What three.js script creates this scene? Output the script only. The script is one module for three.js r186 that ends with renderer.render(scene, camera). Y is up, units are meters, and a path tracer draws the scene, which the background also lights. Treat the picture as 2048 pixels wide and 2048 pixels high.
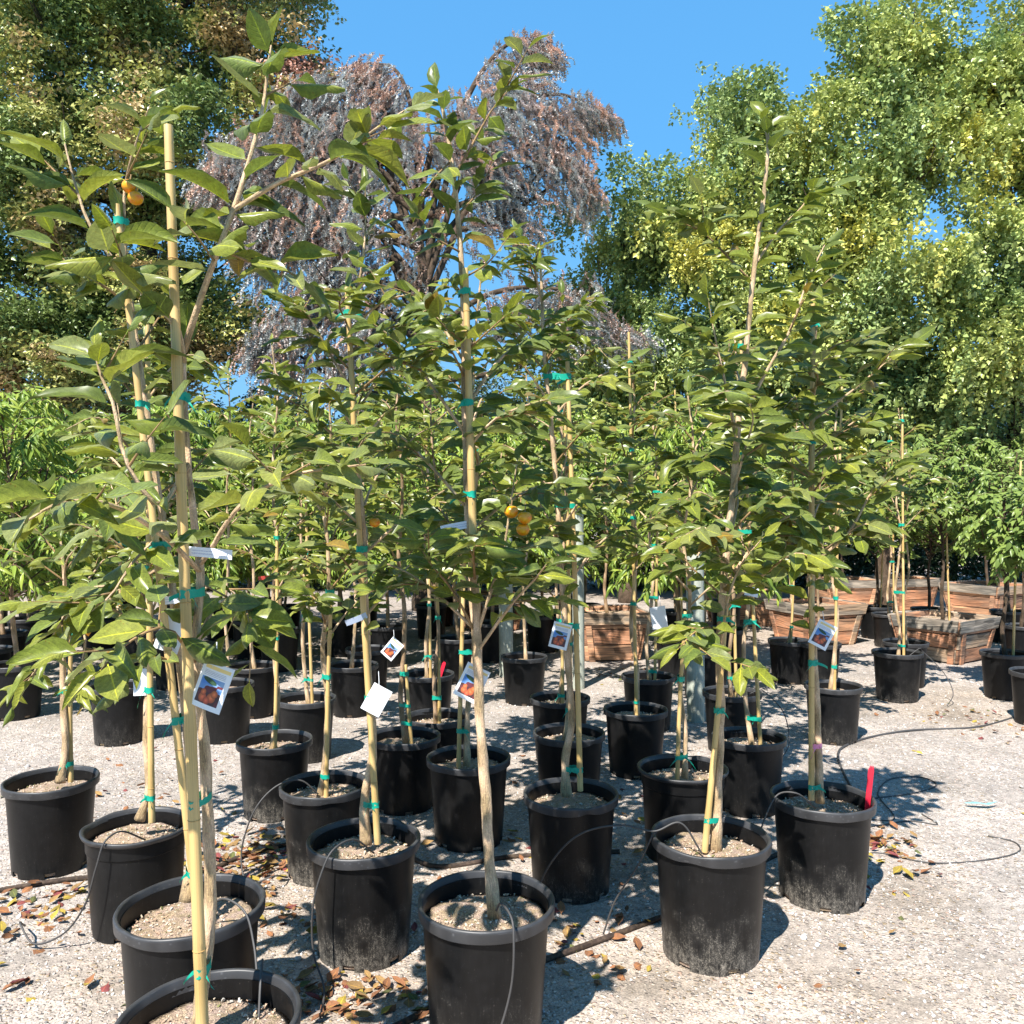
import * as THREE from 'three';
import { mergeGeometries, mergeVertices, toCreasedNormals } from 'three/addons/utils/BufferGeometryUtils.js';
import { ImprovedNoise } from 'three/addons/math/ImprovedNoise.js';

// ---------------------------------------------------------------- camera, sky, sun, exposure
const scene = new THREE.Scene();
const camera = new THREE.PerspectiveCamera(62.7, 1, 0.05, 400);
camera.position.set(0, 1.6, 0);
camera.rotation.x = -0.006;
const renderer = new THREE.WebGLRenderer();
renderer.toneMapping = THREE.LinearToneMapping;
renderer.toneMappingExposure = 2.1;
renderer.shadowMap.enabled = true;

const sun = new THREE.DirectionalLight(new THREE.Color(1, 0.96, 0.9), 5);
sun.position.set(-5.8, 16, 10.6);           // behind the camera, a little to its side, 53 degrees up
sun.castShadow = true;
sun.shadow.radius = 1;
Object.assign(sun.shadow.camera, { left: -20, right: 20, top: 20, bottom: -20, near: 0.5, far: 80 });
sun.shadow.mapSize.set(4096, 4096);
scene.add(sun, sun.target);

{ // clear sky: deeper blue overhead, paler towards the horizon
  const W = 256, Hh = 128, d = new Float32Array(W * Hh * 4);
  const top = [0.022, 0.09, 0.27], mid = [0.074, 0.247, 0.49], low = [0.16, 0.34, 0.53];
  for (let j = 0; j < Hh; j++) {
    const e = ((j + 0.5) / Hh - 0.5) * 2;              // -1 nadir .. 1 zenith
    const a = Math.max(0, e);
    for (let i = 0; i < W; i++) {
      const k = (j * W + i) * 4;
      for (let c = 0; c < 3; c++) {
        const t1 = Math.min(1, a / 0.22), t2 = Math.min(1, Math.max(0, (a - 0.22) / 0.78));
        d[k + c] = e < 0 ? low[c] * 0.55 : (low[c] + (mid[c] - low[c]) * t1) * (1 - t2) + top[c] * t2;
      }
      d[k + 3] = 1;
    }
  }
  const t = new THREE.DataTexture(d, W, Hh, THREE.RGBAFormat, THREE.FloatType);
  t.mapping = THREE.EquirectangularReflectionMapping; t.magFilter = THREE.LinearFilter; t.needsUpdate = true;
  scene.background = t; scene.environment = t;
}
const POTS={"1":[-0.71,-1.96,0.97],"2":[-0.96,-2.51,0.98],"3":[-1.45,-3.24,0.9],"4":[-2.07,-3.77,0.91],"5":[-0.54,-3.06,0.95],"6":[-0.08,-2.56,0.98],"7":[0.72,-3.04,0.99],"8":[1.29,-3.49,0.97],"9":[0.25,-3.56,0.94],"10":[-0.21,-4.06,0.94],"11":[-0.83,-3.71,0.91],"12":[-1.25,-4.42,0.9],"13":[0.79,-3.89,0.95],"14":[1.27,-4.5,0.91],"15":[-0.58,-4.52,0.9],"16":[-0.44,-4.93,0.9],"17":[0.31,-4.56,0.91],"18":[0.31,-5.42,0.9],"19":[0.75,-5.1,0.9],"20":[0.1,-6.94,0.9],"21":[0.99,-6.1,0.9],"22":[1.46,-5.57,0.9],"23":[2.23,-5.83,0.9],"24":[2.56,-7.75,0.9],"25":[3.23,-7.04,0.93],"26":[3.55,-7.58,0.92],"27":[4.36,-9.71,0.9],"28":[4.47,-10.34,0.9],"29":[4.18,-7.12,0.9],"30":[3.89,-6.3,0.9],"31":[-2.7,-5.77,0.9],"32":[-1.99,-5.83,0.9],"33":[-1.33,-5.42,0.9],"34":[-2.01,-6.52,0.9],"35":[-0.62,-6.18,0.91],"36":[-1.24,-6.56,0.9],"37":[-1.28,-8.58,0.9],"38":[-1.25,-7.28,0.9],"39":[-0.51,-7.78,0.9],"40":[5.01,-9.81,0.9],"41":[5.49,-9.57,0.9],"42":[5.3,-8.71,0.91],"43":[1.54,-7.85,0.9],"44":[2.27,-7.6,0.9],"45":[2.78,-7.6,0.9],"46":[-3.81,-6.45,0.9]};
const TREES={"1":{"trunk":[[-0.025,0.363,0],[-0.021,0.457,-0.01],[-0.013,0.662,-0.05],[-0.018,0.839,-0.05],[-0.024,1.045,-0.04],[-0.04,1.234,-0.04],[-0.042,1.297,-0.04],[-0.032,1.449,-0.04],[-0.043,1.575,-0.03],[-0.056,1.713,-0.03],[-0.063,1.851,-0.03],[-0.067,1.977,-0.03]],"branches":[[[-0.067,1.977,-0.03],[0.004,2.082,0.05],[0.069,2.198,0.1],[0.104,2.292,0.1],[0.134,2.418,0.08],[0.148,2.528,0.05],[0.158,2.612,0.05],[0.165,2.654,0.05]],[[-0.066,1.952,-0.03],[-0.062,2.022,0.02],[-0.129,2.094,0.05],[-0.177,2.163,0.1],[-0.214,2.227,0.12],[-0.249,2.331,0.12],[-0.277,2.41,0.1]],[[-0.032,1.474,-0.04],[0.021,1.515,0.03],[0.081,1.577,0.1],[0.149,1.634,0.15],[0.259,1.678,0.2],[0.348,1.691,0.2],[0.404,1.698,0.2]],[[-0.032,1.455,-0.04],[-0.051,1.554,0.15],[-0.092,1.616,0.3],[-0.143,1.615,0.38],[-0.19,1.576,0.42]],[[0.093,2.263,0.1],[0.192,2.314,0.12],[0.269,2.331,0.15],[0.338,2.364,0.15],[0.418,2.422,0.15],[0.485,2.48,0.12]],[[0.063,2.181,0.1],[0.112,2.166,0.05],[0.171,2.169,0.0],[0.22,2.132,0.0]],[[0.052,2.152,0.1],[0.026,2.197,0.14],[-0.007,2.236,0.16]],[[-0.056,1.713,-0.03],[-0.08,1.612,0.08],[-0.133,1.704,0.12],[-0.162,1.832,0.12],[-0.201,1.905,0.1],[-0.212,1.952,0.1]],[[-0.04,1.234,-0.04],[-0.068,1.339,0.08],[-0.119,1.315,0.15],[-0.152,1.267,0.2]],[[-0.042,1.285,-0.04],[-0.017,1.374,-0.15],[0.034,1.341,-0.2],[0.034,1.164,-0.2]]],"stake":[[-0.006,0.376,0.02],[-0.081,2.487,0.02]]},"2":{"trunk":[[-0.012,0.428,0],[-0.008,0.574,-0.03],[-0.011,0.767,-0.03],[-0.027,0.975,-0.03],[-0.051,1.215,-0.03],[-0.078,1.456,-0.03],[-0.107,1.648,-0.03],[-0.147,1.921,-0.03],[-0.179,2.145,-0.03],[-0.199,2.334,-0.02],[-0.196,2.455,0]],"branches":[[[-0.196,2.455,0],[-0.193,2.566,0],[-0.133,2.686,0.05],[-0.097,2.78,0.05]],[[-0.187,2.209,-0.03],[-0.214,2.244,0.08],[-0.281,2.284,0.1],[-0.357,2.345,0.1]],[[-0.123,1.696,-0.03],[-0.159,1.63,0.1],[-0.21,1.54,0.15]],[[-0.078,1.44,-0.03],[-0.167,1.383,0.05],[-0.25,1.372,0.1],[-0.315,1.272,0.15],[-0.36,1.134,0.2]],[[-0.059,1.263,-0.03],[0.028,1.369,-0.1],[0.11,1.32,-0.1],[0.077,1.221,-0.1]],[[-0.091,1.536,-0.03],[-0.129,1.448,0.1],[-0.181,1.347,0.15],[-0.244,1.323,0.2]],[[-0.155,1.953,-0.03],[-0.268,2.028,-0.1],[-0.367,2.045,-0.1]],[[-0.171,2.081,-0.03],[-0.158,2.204,-0.15],[-0.11,2.318,-0.2]],[[-0.107,1.648,-0.03],[-0.04,1.734,-0.15],[0.026,1.839,-0.2]],[[-0.043,1.135,-0.03],[-0.083,1.174,0.1],[-0.143,1.109,0.15]]],"stake":[[0.021,0.437,0.02],[-0.209,2.503,0.02]]},"3":{"trunk":[[0.011,0.404,0],[0.048,0.517,0],[0.037,0.701,0],[0.045,1.106,-0.02],[0.039,1.518,-0.02],[0.031,1.826,-0.02],[0.029,2.094,-0.02],[0.023,2.258,-0.02]],"branches":[],"auto":{"n":11,"h0":0.95,"len":0.36,"up":0.55},"stake":[[0.067,0.401,0.02],[0.056,2.307,0.02]]},"4":{"trunk":[[0.039,0.375,0],[0.063,0.506,0],[0.053,0.791,0],[0.058,1.077,0],[0.063,1.267,0],[0.046,1.457,0]],"branches":[[[0.063,1.196,0],[0.215,1.276,0.1],[0.187,1.15,0.2],[0.119,0.983,0.28],[0.01,0.79,0.3]],[[0.063,1.172,0],[0.2,1.219,0],[0.319,1.243,0],[0.391,1.315,0]],[[0.058,1.362,0],[-0.061,1.505,0],[-0.18,1.6,0]],[[0.058,1.148,0],[0.229,1.052,0.15],[0.232,0.857,0.2],[0.266,0.767,0.2]]],"auto":{"n":3,"h0":1.15,"len":0.3,"up":0.4},"stake":[[0.076,0.369,-0.02],[0.081,1.098,-0.02]]},"5":{"trunk":[[0.007,0.384,0],[0.003,0.557,0],[0.032,0.712,0],[0.017,0.982,0],[0.007,1.233,0],[-0.002,1.523,0],[-0.028,1.812,0],[-0.041,2.102,0],[-0.051,2.295,0],[-0.055,2.401,0]],"branches":[[[-0.051,2.295,0],[-0.012,2.449,0],[0.007,2.623,0],[0.007,2.778,0]],[[-0.035,2.025,0],[-0.117,2.17,0.05],[-0.181,2.291,0.1],[-0.256,2.347,0.1]],[[-0.047,2.256,0],[0.073,2.341,0.05],[0.19,2.361,0.08],[0.258,2.291,0.1]],[[-0.028,1.812,0],[-0.125,1.899,0.1],[-0.213,2.008,0.12],[-0.287,2.082,0.12]],[[-0.035,1.948,0],[0.05,2.118,-0.1],[0.107,2.282,-0.12]]],"auto":{"n":10,"h0":1.2,"len":0.36,"up":0.4},"stake":[[0.053,0.392,0.02],[-0.056,2.406,0.02]]},"6":{"trunk":[[0.025,0.364,0],[0.009,0.566,0],[-0.002,0.76,0],[-0.019,1.002,0],[-0.027,1.229,0],[-0.031,1.374,0],[-0.051,1.535,0],[-0.059,1.778,0],[-0.065,2.02,0],[-0.069,2.246,0],[-0.078,2.424,0],[-0.099,2.634,0],[-0.124,2.795,0],[-0.148,2.884,0]],"branches":[[[-0.027,1.229,0],[0.015,1.361,0.03],[0.055,1.489,0.05],[0.074,1.616,0.05],[0.094,1.743,0.05]],[[-0.033,1.237,0],[-0.104,1.378,0.05],[-0.156,1.444,0.08],[-0.193,1.507,0.1]],[[0.047,1.473,0.05],[0.148,1.507,0.1],[0.248,1.492,0.12]],[[-0.099,2.618,0],[-0.042,2.706,0.02],[0.022,2.818,0.02],[0.07,2.874,0.02]],[[-0.075,2.391,0],[-0.151,2.423,0.05],[-0.195,2.476,0.08]],[[-0.072,2.311,0],[0.007,2.344,0.05],[0.07,2.423,0.05]],[[-0.065,2.117,0],[-0.133,2.163,0.08],[-0.178,2.221,0.1]],[[-0.065,2.085,0],[0.024,2.148,0.08],[0.094,2.205,0.1]],[[-0.088,2.504,0],[-0.029,2.588,-0.05],[0.02,2.699,-0.08]],[[-0.107,2.666,0],[-0.151,2.598,0.05],[-0.191,2.534,0.05]]],"auto":{"n":9,"h0":1.15,"len":0.34,"up":0.45,"h1":2.1},"stake":[[-0.037,1.52,0.03],[-0.06,2.334,0.03]]},"7":{"trunk":[[0.02,0.363,0],[0.028,0.603,0],[0.036,0.89,0],[0.032,1.082,0],[0.045,1.331,0],[0.084,1.715,0],[0.097,1.907,0],[0.122,2.137,0],[0.147,2.406,0],[0.17,2.597,0],[0.193,2.77,0],[0.203,2.943,0],[0.189,3.01,0]],"branches":[[[0.122,1.955,0],[0.202,2.114,0.02],[0.268,2.241,0.05],[0.331,2.427,0.06],[0.387,2.54,0.06]],[[0.166,2.501,0],[0.256,2.627,-0.03],[0.341,2.711,-0.05],[0.389,2.779,-0.05]],[[0.093,1.869,0],[0.042,2.034,0.05],[0.001,2.179,0.08],[-0.036,2.342,0.1]],[[0.147,2.425,0],[0.047,2.512,0.03],[-0.052,2.6,0.05],[-0.109,2.638,0.05]],[[0.036,1.101,0],[0.039,1.303,0.1],[0.071,1.418,0.15],[0.129,1.51,0.2]],[[0.032,1.082,0],[-0.026,1.192,0.1],[-0.093,1.181,0.15],[-0.157,1.134,0.2]],[[0.04,1.063,0],[0.08,1.066,0.12],[0.126,1.053,0.15]]],"auto":{"n":9,"h0":1.2,"len":0.33,"up":0.45,"h1":1.9},"stake":[[-0.026,0.371,0.02],[0.059,1.293,0.0]]},"8":{"trunk":[[-0.008,0.389,0],[-0.015,0.587,0],[-0.026,0.851,0],[-0.044,1.182,0],[-0.048,1.512,0],[-0.048,1.952,0],[-0.037,2.261,0],[-0.026,2.393,0]],"branches":[[[-0.037,2.172,0],[0.072,2.255,0.03],[0.173,2.316,0.05]],[[-0.044,1.974,0],[0.108,2.099,0.05],[0.225,2.202,0.08],[0.312,2.274,0.1]],[[-0.048,1.732,0],[-0.174,1.817,0.05],[-0.249,1.944,0.08]],[[-0.044,1.38,0],[0.066,1.514,0.1],[0.194,1.728,0.1],[0.323,1.814,0.1]],[[-0.044,1.842,0],[0.045,1.921,0.1],[0.143,1.961,0.12]]],"auto":{"n":9,"h0":1.2,"len":0.36,"up":0.35},"stake":[[-0.051,0.407,0.02],[-0.042,2.514,0.0]]},"9":{"trunk":[[-0.021,0.387,0],[-0.021,0.567,0],[0.002,0.679,0],[-0.012,0.949,0],[-0.039,1.286,0],[-0.057,1.622,0],[-0.084,1.959,0],[-0.111,2.229,0],[-0.124,2.498,0],[-0.129,2.633,0]],"branches":[[[-0.124,2.498,0],[-0.175,2.619,0.05],[-0.208,2.729,0.05]],[[-0.111,2.229,0],[-0.02,2.397,0.05],[0.066,2.478,0.08]],[[-0.106,2.184,0],[-0.219,2.309,0.05],[-0.285,2.39,0.08]],[[-0.057,1.622,0],[-0.155,1.687,0.12],[-0.209,1.664,0.18],[-0.216,1.621,0.2]]],"auto":{"n":11,"h0":1.15,"len":0.34,"up":0.45},"stake":[[0.038,0.416,0.02],[-0.016,2.229,0.0]]},"10":{"h":2.73,"lean":0,"auto":{"n":11,"h0":1.15,"len":0.34,"up":0.4},"stakeTop":2.42,"sx":-0.04},"11":{"h":2.07,"lean":0,"auto":{"n":8,"h0":0.95,"len":0.34,"up":0.4},"stakeTop":1.27,"sx":0.03},"12":{"h":2.46,"lean":0,"auto":{"n":9,"h0":1.1,"len":0.34,"up":0.4},"stakeTop":1.49,"sx":0.02},"13":{"h":2.14,"lean":0,"auto":{"n":9,"h0":1.1,"len":0.34,"up":0.4},"stakeTop":1.13,"sx":-0.04},"14":{"h":2.57,"lean":0,"auto":{"n":9,"h0":1.2,"len":0.34,"up":0.4},"stakeTop":2.51,"sx":0.04},"15":{"h":2.34,"lean":0,"auto":{"n":9,"h0":1.1,"len":0.34,"up":0.4},"stakeTop":0.77,"sx":0.03},"16":{"h":2.53,"lean":0,"auto":{"n":9,"h0":1.15,"len":0.34,"up":0.4},"stakeTop":1.48,"sx":0.02},"17":{"h":2.75,"lean":0,"auto":{"n":10,"h0":1.15,"len":0.34,"up":0.4},"stakeTop":2.35,"sx":0.03},"18":{"h":2.56,"lean":0,"auto":{"n":9,"h0":1.2,"len":0.34,"up":0.4},"stakeTop":2.28,"sx":0.03},"19":{"h":2.57,"lean":0,"auto":{"n":9,"h0":1.2,"len":0.34,"up":0.4},"stakeTop":2.66,"sx":0.0},"20":{"h":2.96,"lean":0,"auto":{"n":9,"h0":1.3,"len":0.34,"up":0.4}},"21":{"h":2.52,"lean":0,"auto":{"n":9,"h0":1.2,"len":0.34,"up":0.4},"stakeTop":1.83,"sx":0.03},"22":{"h":2.72,"lean":0,"auto":{"n":9,"h0":1.2,"len":0.34,"up":0.4},"stakeTop":2.51,"sx":0.03},"23":{"h":2.59,"lean":0,"auto":{"n":9,"h0":1.2,"len":0.34,"up":0.4},"stakeTop":2.45,"sx":0.02},"24":{"h":2.58,"lean":0,"auto":{"n":8,"h0":1.2,"len":0.34,"up":0.4},"stakeTop":1.4,"sx":0.02},"25":{"h":2.44,"lean":0,"auto":{"n":7,"h0":1.35,"len":0.34,"up":0.4},"stakeTop":2.44,"sx":0.04},"26":{"h":2.13,"lean":0,"auto":{"n":7,"h0":1.3,"len":0.34,"up":0.4}},"27":{"h":2.4,"lean":0,"auto":{"n":7,"h0":1.3,"len":0.34,"up":0.4},"stakeTop":2.55,"sx":0.03},"31":{"h":2.33,"lean":0,"auto":{"n":7,"h0":1.1,"len":0.34,"up":0.4},"stakeTop":1.45,"sx":0.03},"32":{"h":2.56,"lean":0,"auto":{"n":8,"h0":1.2,"len":0.34,"up":0.4}},"33":{"h":2.35,"lean":0,"auto":{"n":8,"h0":1.1,"len":0.34,"up":0.4},"stakeTop":1.81,"sx":0.03},"34":{"h":2.42,"lean":0,"auto":{"n":8,"h0":1.2,"len":0.34,"up":0.4}},"35":{"h":2.69,"lean":0,"auto":{"n":8,"h0":1.2,"len":0.34,"up":0.4},"stakeTop":2.22,"sx":0.03},"36":{"h":2.68,"lean":0,"auto":{"n":8,"h0":1.2,"len":0.34,"up":0.4}},"38":{"h":2.7,"lean":0,"auto":{"n":8,"h0":1.2,"len":0.34,"up":0.4}},"45":{"h":2.56,"lean":0,"auto":{"n":8,"h0":1.2,"len":0.34,"up":0.4}},"30":{"h":-2.53,"lean":0,"auto":{"n":0,"h0":1.15,"len":0.34,"up":0.4}}};
const DETAILS=[[1,"card",0.021,1.196,0.03,-0.34,-0.15],[1,"strip",0.015,1.503,0.03,-0.1],[2,"strip",-0.035,1.334,0.03,0.1],[2,"blank",-0.06,1.228,0,-0.3],[2,"fruit",-0.16,2.547,0.04,0.023],[2,"fruit",-0.139,2.51,0.05,0.022],[5,"blank",0.051,0.916,0.03,-0.5],[5,"blue",-0.022,1.208,0.03,0.35],[5,"lime",0.032,1.378,0,0.4],[5,"fruit",0.04,1.556,0.0,0.02],[6,"card",-0.044,1.074,-0.03,-0.45],[6,"strip",-0.082,1.558,0.0,0.15],[9,"card",-0.048,1.075,0.05,-0.25],[6,"fruit",0.078,1.603,0.11,0.021],[6,"fruit",0.117,1.586,0.12,0.021],[6,"fruit",0.112,1.551,0.11,0.02],[8,"card",-0.014,1.093,0.04,-0.5],[8,"pink",-0.026,0.631,0,0],[15,"card",-0.06,0.855,0.03,-0.7],[14,"blank",0.01,1.191,0.03,-0.2],[13,"blank",-0.11,1.097,0.0,0.15],[3,"blank",0.027,0.936,0.0,0.05],[12,"red",-0.035,1.239,0.02,0.1],[4,"orange",0.129,1.065,0,-0.6],[16,"yellow",0.006,1.135,0.02,-0.15]];
const GUM=[[-8.2,9.83,-15,1.8,1.61],[-6.22,10.4,-15.5,1.66,1.47],[-4.36,9.81,-15.5,1.03,1.17],[-8.16,7.4,-14.6,1.75,1.57],[-6.3,7.66,-15,1.8,1.51],[-4.88,7.8,-15.6,0.98,1.28],[-8.53,5.47,-14.6,1.57,1.2],[-6.87,5.39,-15,1.42,1.14],[-7.98,12.45,-15.5,2.35,1.86],[-5.34,11.77,-15.5,1.76,1.47],[-3.7,9.18,-15.6,0.54,0.84],[-10.66,8.79,-15,1.7,2.46],[-10.91,12.75,-15.5,1.76,1.56],[-5.92,6.24,-16,1.21,1.11],[-8.29,4.25,-15,1.61,0.85],[-9.77,4.59,-14.8,1.4,1.21],[-6.58,4.09,-15.2,1.34,0.77],[-5.37,4.75,-15.6,1.08,0.89]],BIRCH=[[[1.8,6.28,-14,0.97,0.97],[1.36,5.13,-14,0.75,1.06],[2.16,4.6,-14,1.06,1.15],[1.65,3.21,-14.2,1.16,1.16],[2.6,5.84,-14,0.71,1.15],[1.2,3.93,-14.2,0.54,0.99],[1.39,2.14,-14.3,0.81,0.63],[2.47,2.14,-14.3,0.81,0.72],[2.54,3.39,-14.2,0.81,0.9]],[[3.58,7.69,-13.4,0.76,0.85],[3.86,6.43,-13.2,1.0,1.08],[3.25,5.66,-13.4,0.76,1.18],[3.95,4.6,-13.2,1.08,1.17],[3.21,4.0,-13.6,0.86,1.12],[4.32,7.69,-13.6,0.6,0.77],[3.72,2.97,-13.6,0.94,0.86],[3.26,2.12,-13.8,0.78,0.7],[4.48,1.95,-13.8,0.87,0.61],[4.5,3.49,-13.6,0.69,0.94]],[[5.44,8.46,-12.8,0.77,0.81],[6.18,8.98,-13,0.74,0.66],[5.04,7.01,-12.6,0.87,1.03],[5.99,6.85,-12.6,0.95,1.19],[4.8,5.8,-12.8,0.81,1.13],[5.59,5.04,-12.4,1.02,1.17],[6.68,8.0,-13,0.74,0.9],[5.28,3.86,-12.8,1.05,0.97],[4.71,4.55,-13,0.66,0.9],[5.28,2.6,-13.2,0.92,0.75],[5.93,3.7,-12.8,0.73,0.81],[4.28,6.6,-13.2,0.58,1.0]],[[7.15,8.09,-12.4,0.63,0.94],[7.07,6.6,-12,0.76,0.98],[6.69,5.31,-12,0.83,1.06],[7.22,4.17,-12,0.83,0.98],[6.68,3.63,-12.4,0.94,0.94],[8.09,7.7,-12.4,0.94,1.41],[8.27,5.29,-12.2,1.0,1.54],[7.58,2.71,-12.6,0.79,0.72],[6.41,2.89,-12.8,0.81,0.65],[8.22,9.55,-12.6,0.87,0.95]]],CEDAR=[[-2.18,7.26,-13,0.82,0.82],[-2.84,6.77,-13,0.9,0.98],[-1.94,6.03,-13,0.9,0.9],[-3.0,5.37,-13,0.78,0.98],[-2.26,4.55,-13,0.7,0.9],[0.11,7.1,-13,0.74,0.62],[-0.87,7.51,-13,0.57,0.49],[-3.33,7.42,-13,0.74,0.57],[-4.07,7.01,-13,0.66,0.49],[0.77,6.77,-13,0.49,0.57],[-3.55,4.26,-13.2,0.67,0.75],[-2.88,3.77,-13.2,0.75,0.58],[-1.55,4.93,-13.2,0.5,0.67],[0.71,4.98,-13.4,0.76,0.51],[1.24,4.52,-13.6,0.69,0.51],[-3.66,6.03,-13,0.66,0.82],[-1.36,6.77,-13,0.49,0.74]],LIMBS=[[[-1.36,4.88,-13],[-1.12,6.77,-13],[-0.54,8.24,-13],[-0.05,8.82,-13],[0.28,8.92,-13],[0.57,8.75,-13]],[[-1.36,4.88,-13],[-0.71,6.77,-13],[0.03,7.71,-13],[0.77,7.83,-13],[1.3,7.51,-13]],[[-1.36,4.72,-13],[-0.3,6.77,-13],[0.61,7.14,-13],[1.18,6.44,-13]],[[-1.44,5.7,-13],[-1.85,7.51,-13],[-2.35,8.12,-13],[-3.0,8.12,-13],[-3.33,7.83,-13]],[[-1.44,5.54,-13],[-2.18,7.01,-13],[-3.33,7.51,-13],[-4.31,7.26,-13],[-4.85,6.77,-13]],[[-1.4,4.55,-13],[-2.35,5.95,-13],[-3.33,6.03,-13],[-4.07,5.62,-13]],[[-1.36,4.22,-13],[-0.3,4.88,-13],[0.85,4.88,-13],[1.84,4.22,-13]],[[-1.4,4.06,-13],[-2.26,4.88,-13],[-3.08,4.63,-13],[-3.49,4.14,-13]],[[-1.44,5.78,-13],[-1.53,7.67,-13],[-1.85,8.41,-13],[-2.26,8.49,-13]],[[-1.36,5.21,-13],[-0.79,7.26,-13],[-0.3,7.92,-13],[0.2,8.16,-13]],[[-1.36,4.55,-13],[-2.02,5.62,-13],[-2.67,5.54,-13],[-3.17,4.88,-13]],[[-1.44,6.03,-13],[-2.02,6.77,-13],[-2.51,6.77,-13],[-2.84,6.28,-13]],[[-1.44,6.19,-13],[-2.18,7.67,-13],[-2.67,7.75,-13],[-3.08,7.51,-13]],[[-1.4,5.04,-13],[-2.67,6.36,-13],[-3.66,6.44,-13],[-4.31,6.03,-13]],[[-1.36,4.22,-13],[-1.85,4.55,-13],[-2.35,4.22,-13],[-2.59,3.73,-13]],[[-1.4,4.39,-13],[-2.84,4.88,-13],[-3.66,4.55,-13],[-3.99,4.06,-13]],[[-1.44,6.36,-13],[-1.12,7.34,-13],[-0.79,7.59,-13],[-0.54,7.1,-13]],[[-1.36,5.37,-13],[-0.71,6.19,-13],[-0.13,6.44,-13],[0.28,6.03,-13]],[[-1.4,5.54,-13],[-3.0,7.01,-13],[-3.82,7.1,-13],[-4.48,6.6,-13]],[[-1.44,5.62,-13],[-2.26,7.42,-13],[-2.84,7.59,-13],[-3.49,7.01,-13]]];
// ---------------------------------------------------------------- helpers
function rng(seed) { let a = seed >>> 0; return () => { a = (a + 0x6D2B79F5) >>> 0; let t = a; t = Math.imul(t ^ (t >>> 15), t | 1); t ^= t + Math.imul(t ^ (t >>> 7), t | 61); return ((t ^ (t >>> 14)) >>> 0) / 4294967296; }; }
const perlin = new ImprovedNoise();
const noise = (x, y, z = 0) => perlin.noise(x, y, z);
const V = (x, y, z) => new THREE.Vector3(x, y, z);
const UP = V(0, 1, 0);
const lin = (r, g, b) => new THREE.Color().setRGB(r, g, b);
const clamp = (x, a, b) => Math.min(b, Math.max(a, x));
const taken = new Map();
function numbered(n) { const k = taken.get(n) ?? 0; taken.set(n, k + 1); return k ? n + '_' + String(k).padStart(3, '0') : n; }
function tag(o, label, category, group, kind) {
  o.userData = {}; if (label) o.userData.label = label; if (category) o.userData.category = category;
  if (group) o.userData.group = group; if (kind) o.userData.kind = kind; return o;
}
function thing(name, pos, label, category, group) {
  const g = new THREE.Group(); g.name = numbered(name); g.position.set(...pos); scene.add(g); return tag(g, label, category, group);
}
function part(name, geo, mat, parent, label) {
  const m = new THREE.Mesh(geo, mat); m.name = name; m.castShadow = m.receiveShadow = true; parent.add(m);
  if (label) m.userData.label = label; return m;
}
function top(name, geo, mat, label, category, group, kind) { const m = part(numbered(name), geo, mat, scene); return tag(m, label, category, group, kind); }
function instances(name, geo, mat, mats, parent, cols) {
  const m = new THREE.InstancedMesh(geo, mat, mats.length); m.name = name; m.castShadow = m.receiveShadow = true;
  for (let i = 0; i < mats.length; i++) { m.setMatrixAt(i, mats[i]); if (cols) m.setColorAt(i, cols[i]); }
  m.userData.kind = 'stuff'; parent.add(m); return m;
}
function dataTex(w, h, fn, srgb = true) {
  const d = new Uint8Array(w * h * 4), o = [0, 0, 0];
  for (let j = 0; j < h; j++) for (let i = 0; i < w; i++) { fn(i, j, o); const k = (j * w + i) * 4; d[k] = clamp(o[0], 0, 1) * 255; d[k + 1] = clamp(o[1], 0, 1) * 255; d[k + 2] = clamp(o[2], 0, 1) * 255; d[k + 3] = 255; }
  const t = new THREE.DataTexture(d, w, h); t.magFilter = THREE.LinearFilter; t.minFilter = THREE.LinearMipmapLinearFilter; t.generateMipmaps = true;
  t.wrapS = t.wrapT = THREE.RepeatWrapping; if (srgb) t.colorSpace = THREE.SRGBColorSpace; t.needsUpdate = true; return t;
}
// tileable fractal noise on a w x w lattice
function tileNoise(size, cells, seed) {
  const r = rng(seed), g = new Float32Array(cells * cells).map(() => r());
  return (i, j) => { const x = i / size * cells, y = j / size * cells, x0 = Math.floor(x), y0 = Math.floor(y); let fx = x - x0, fy = y - y0; fx = fx * fx * (3 - 2 * fx); fy = fy * fy * (3 - 2 * fy);
    const q = (a, b) => g[((b % cells + cells) % cells) * cells + ((a % cells + cells) % cells)];
    return (q(x0, y0) * (1 - fx) + q(x0 + 1, y0) * fx) * (1 - fy) + (q(x0, y0 + 1) * (1 - fx) + q(x0 + 1, y0 + 1) * fx) * fy; };
}
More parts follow.
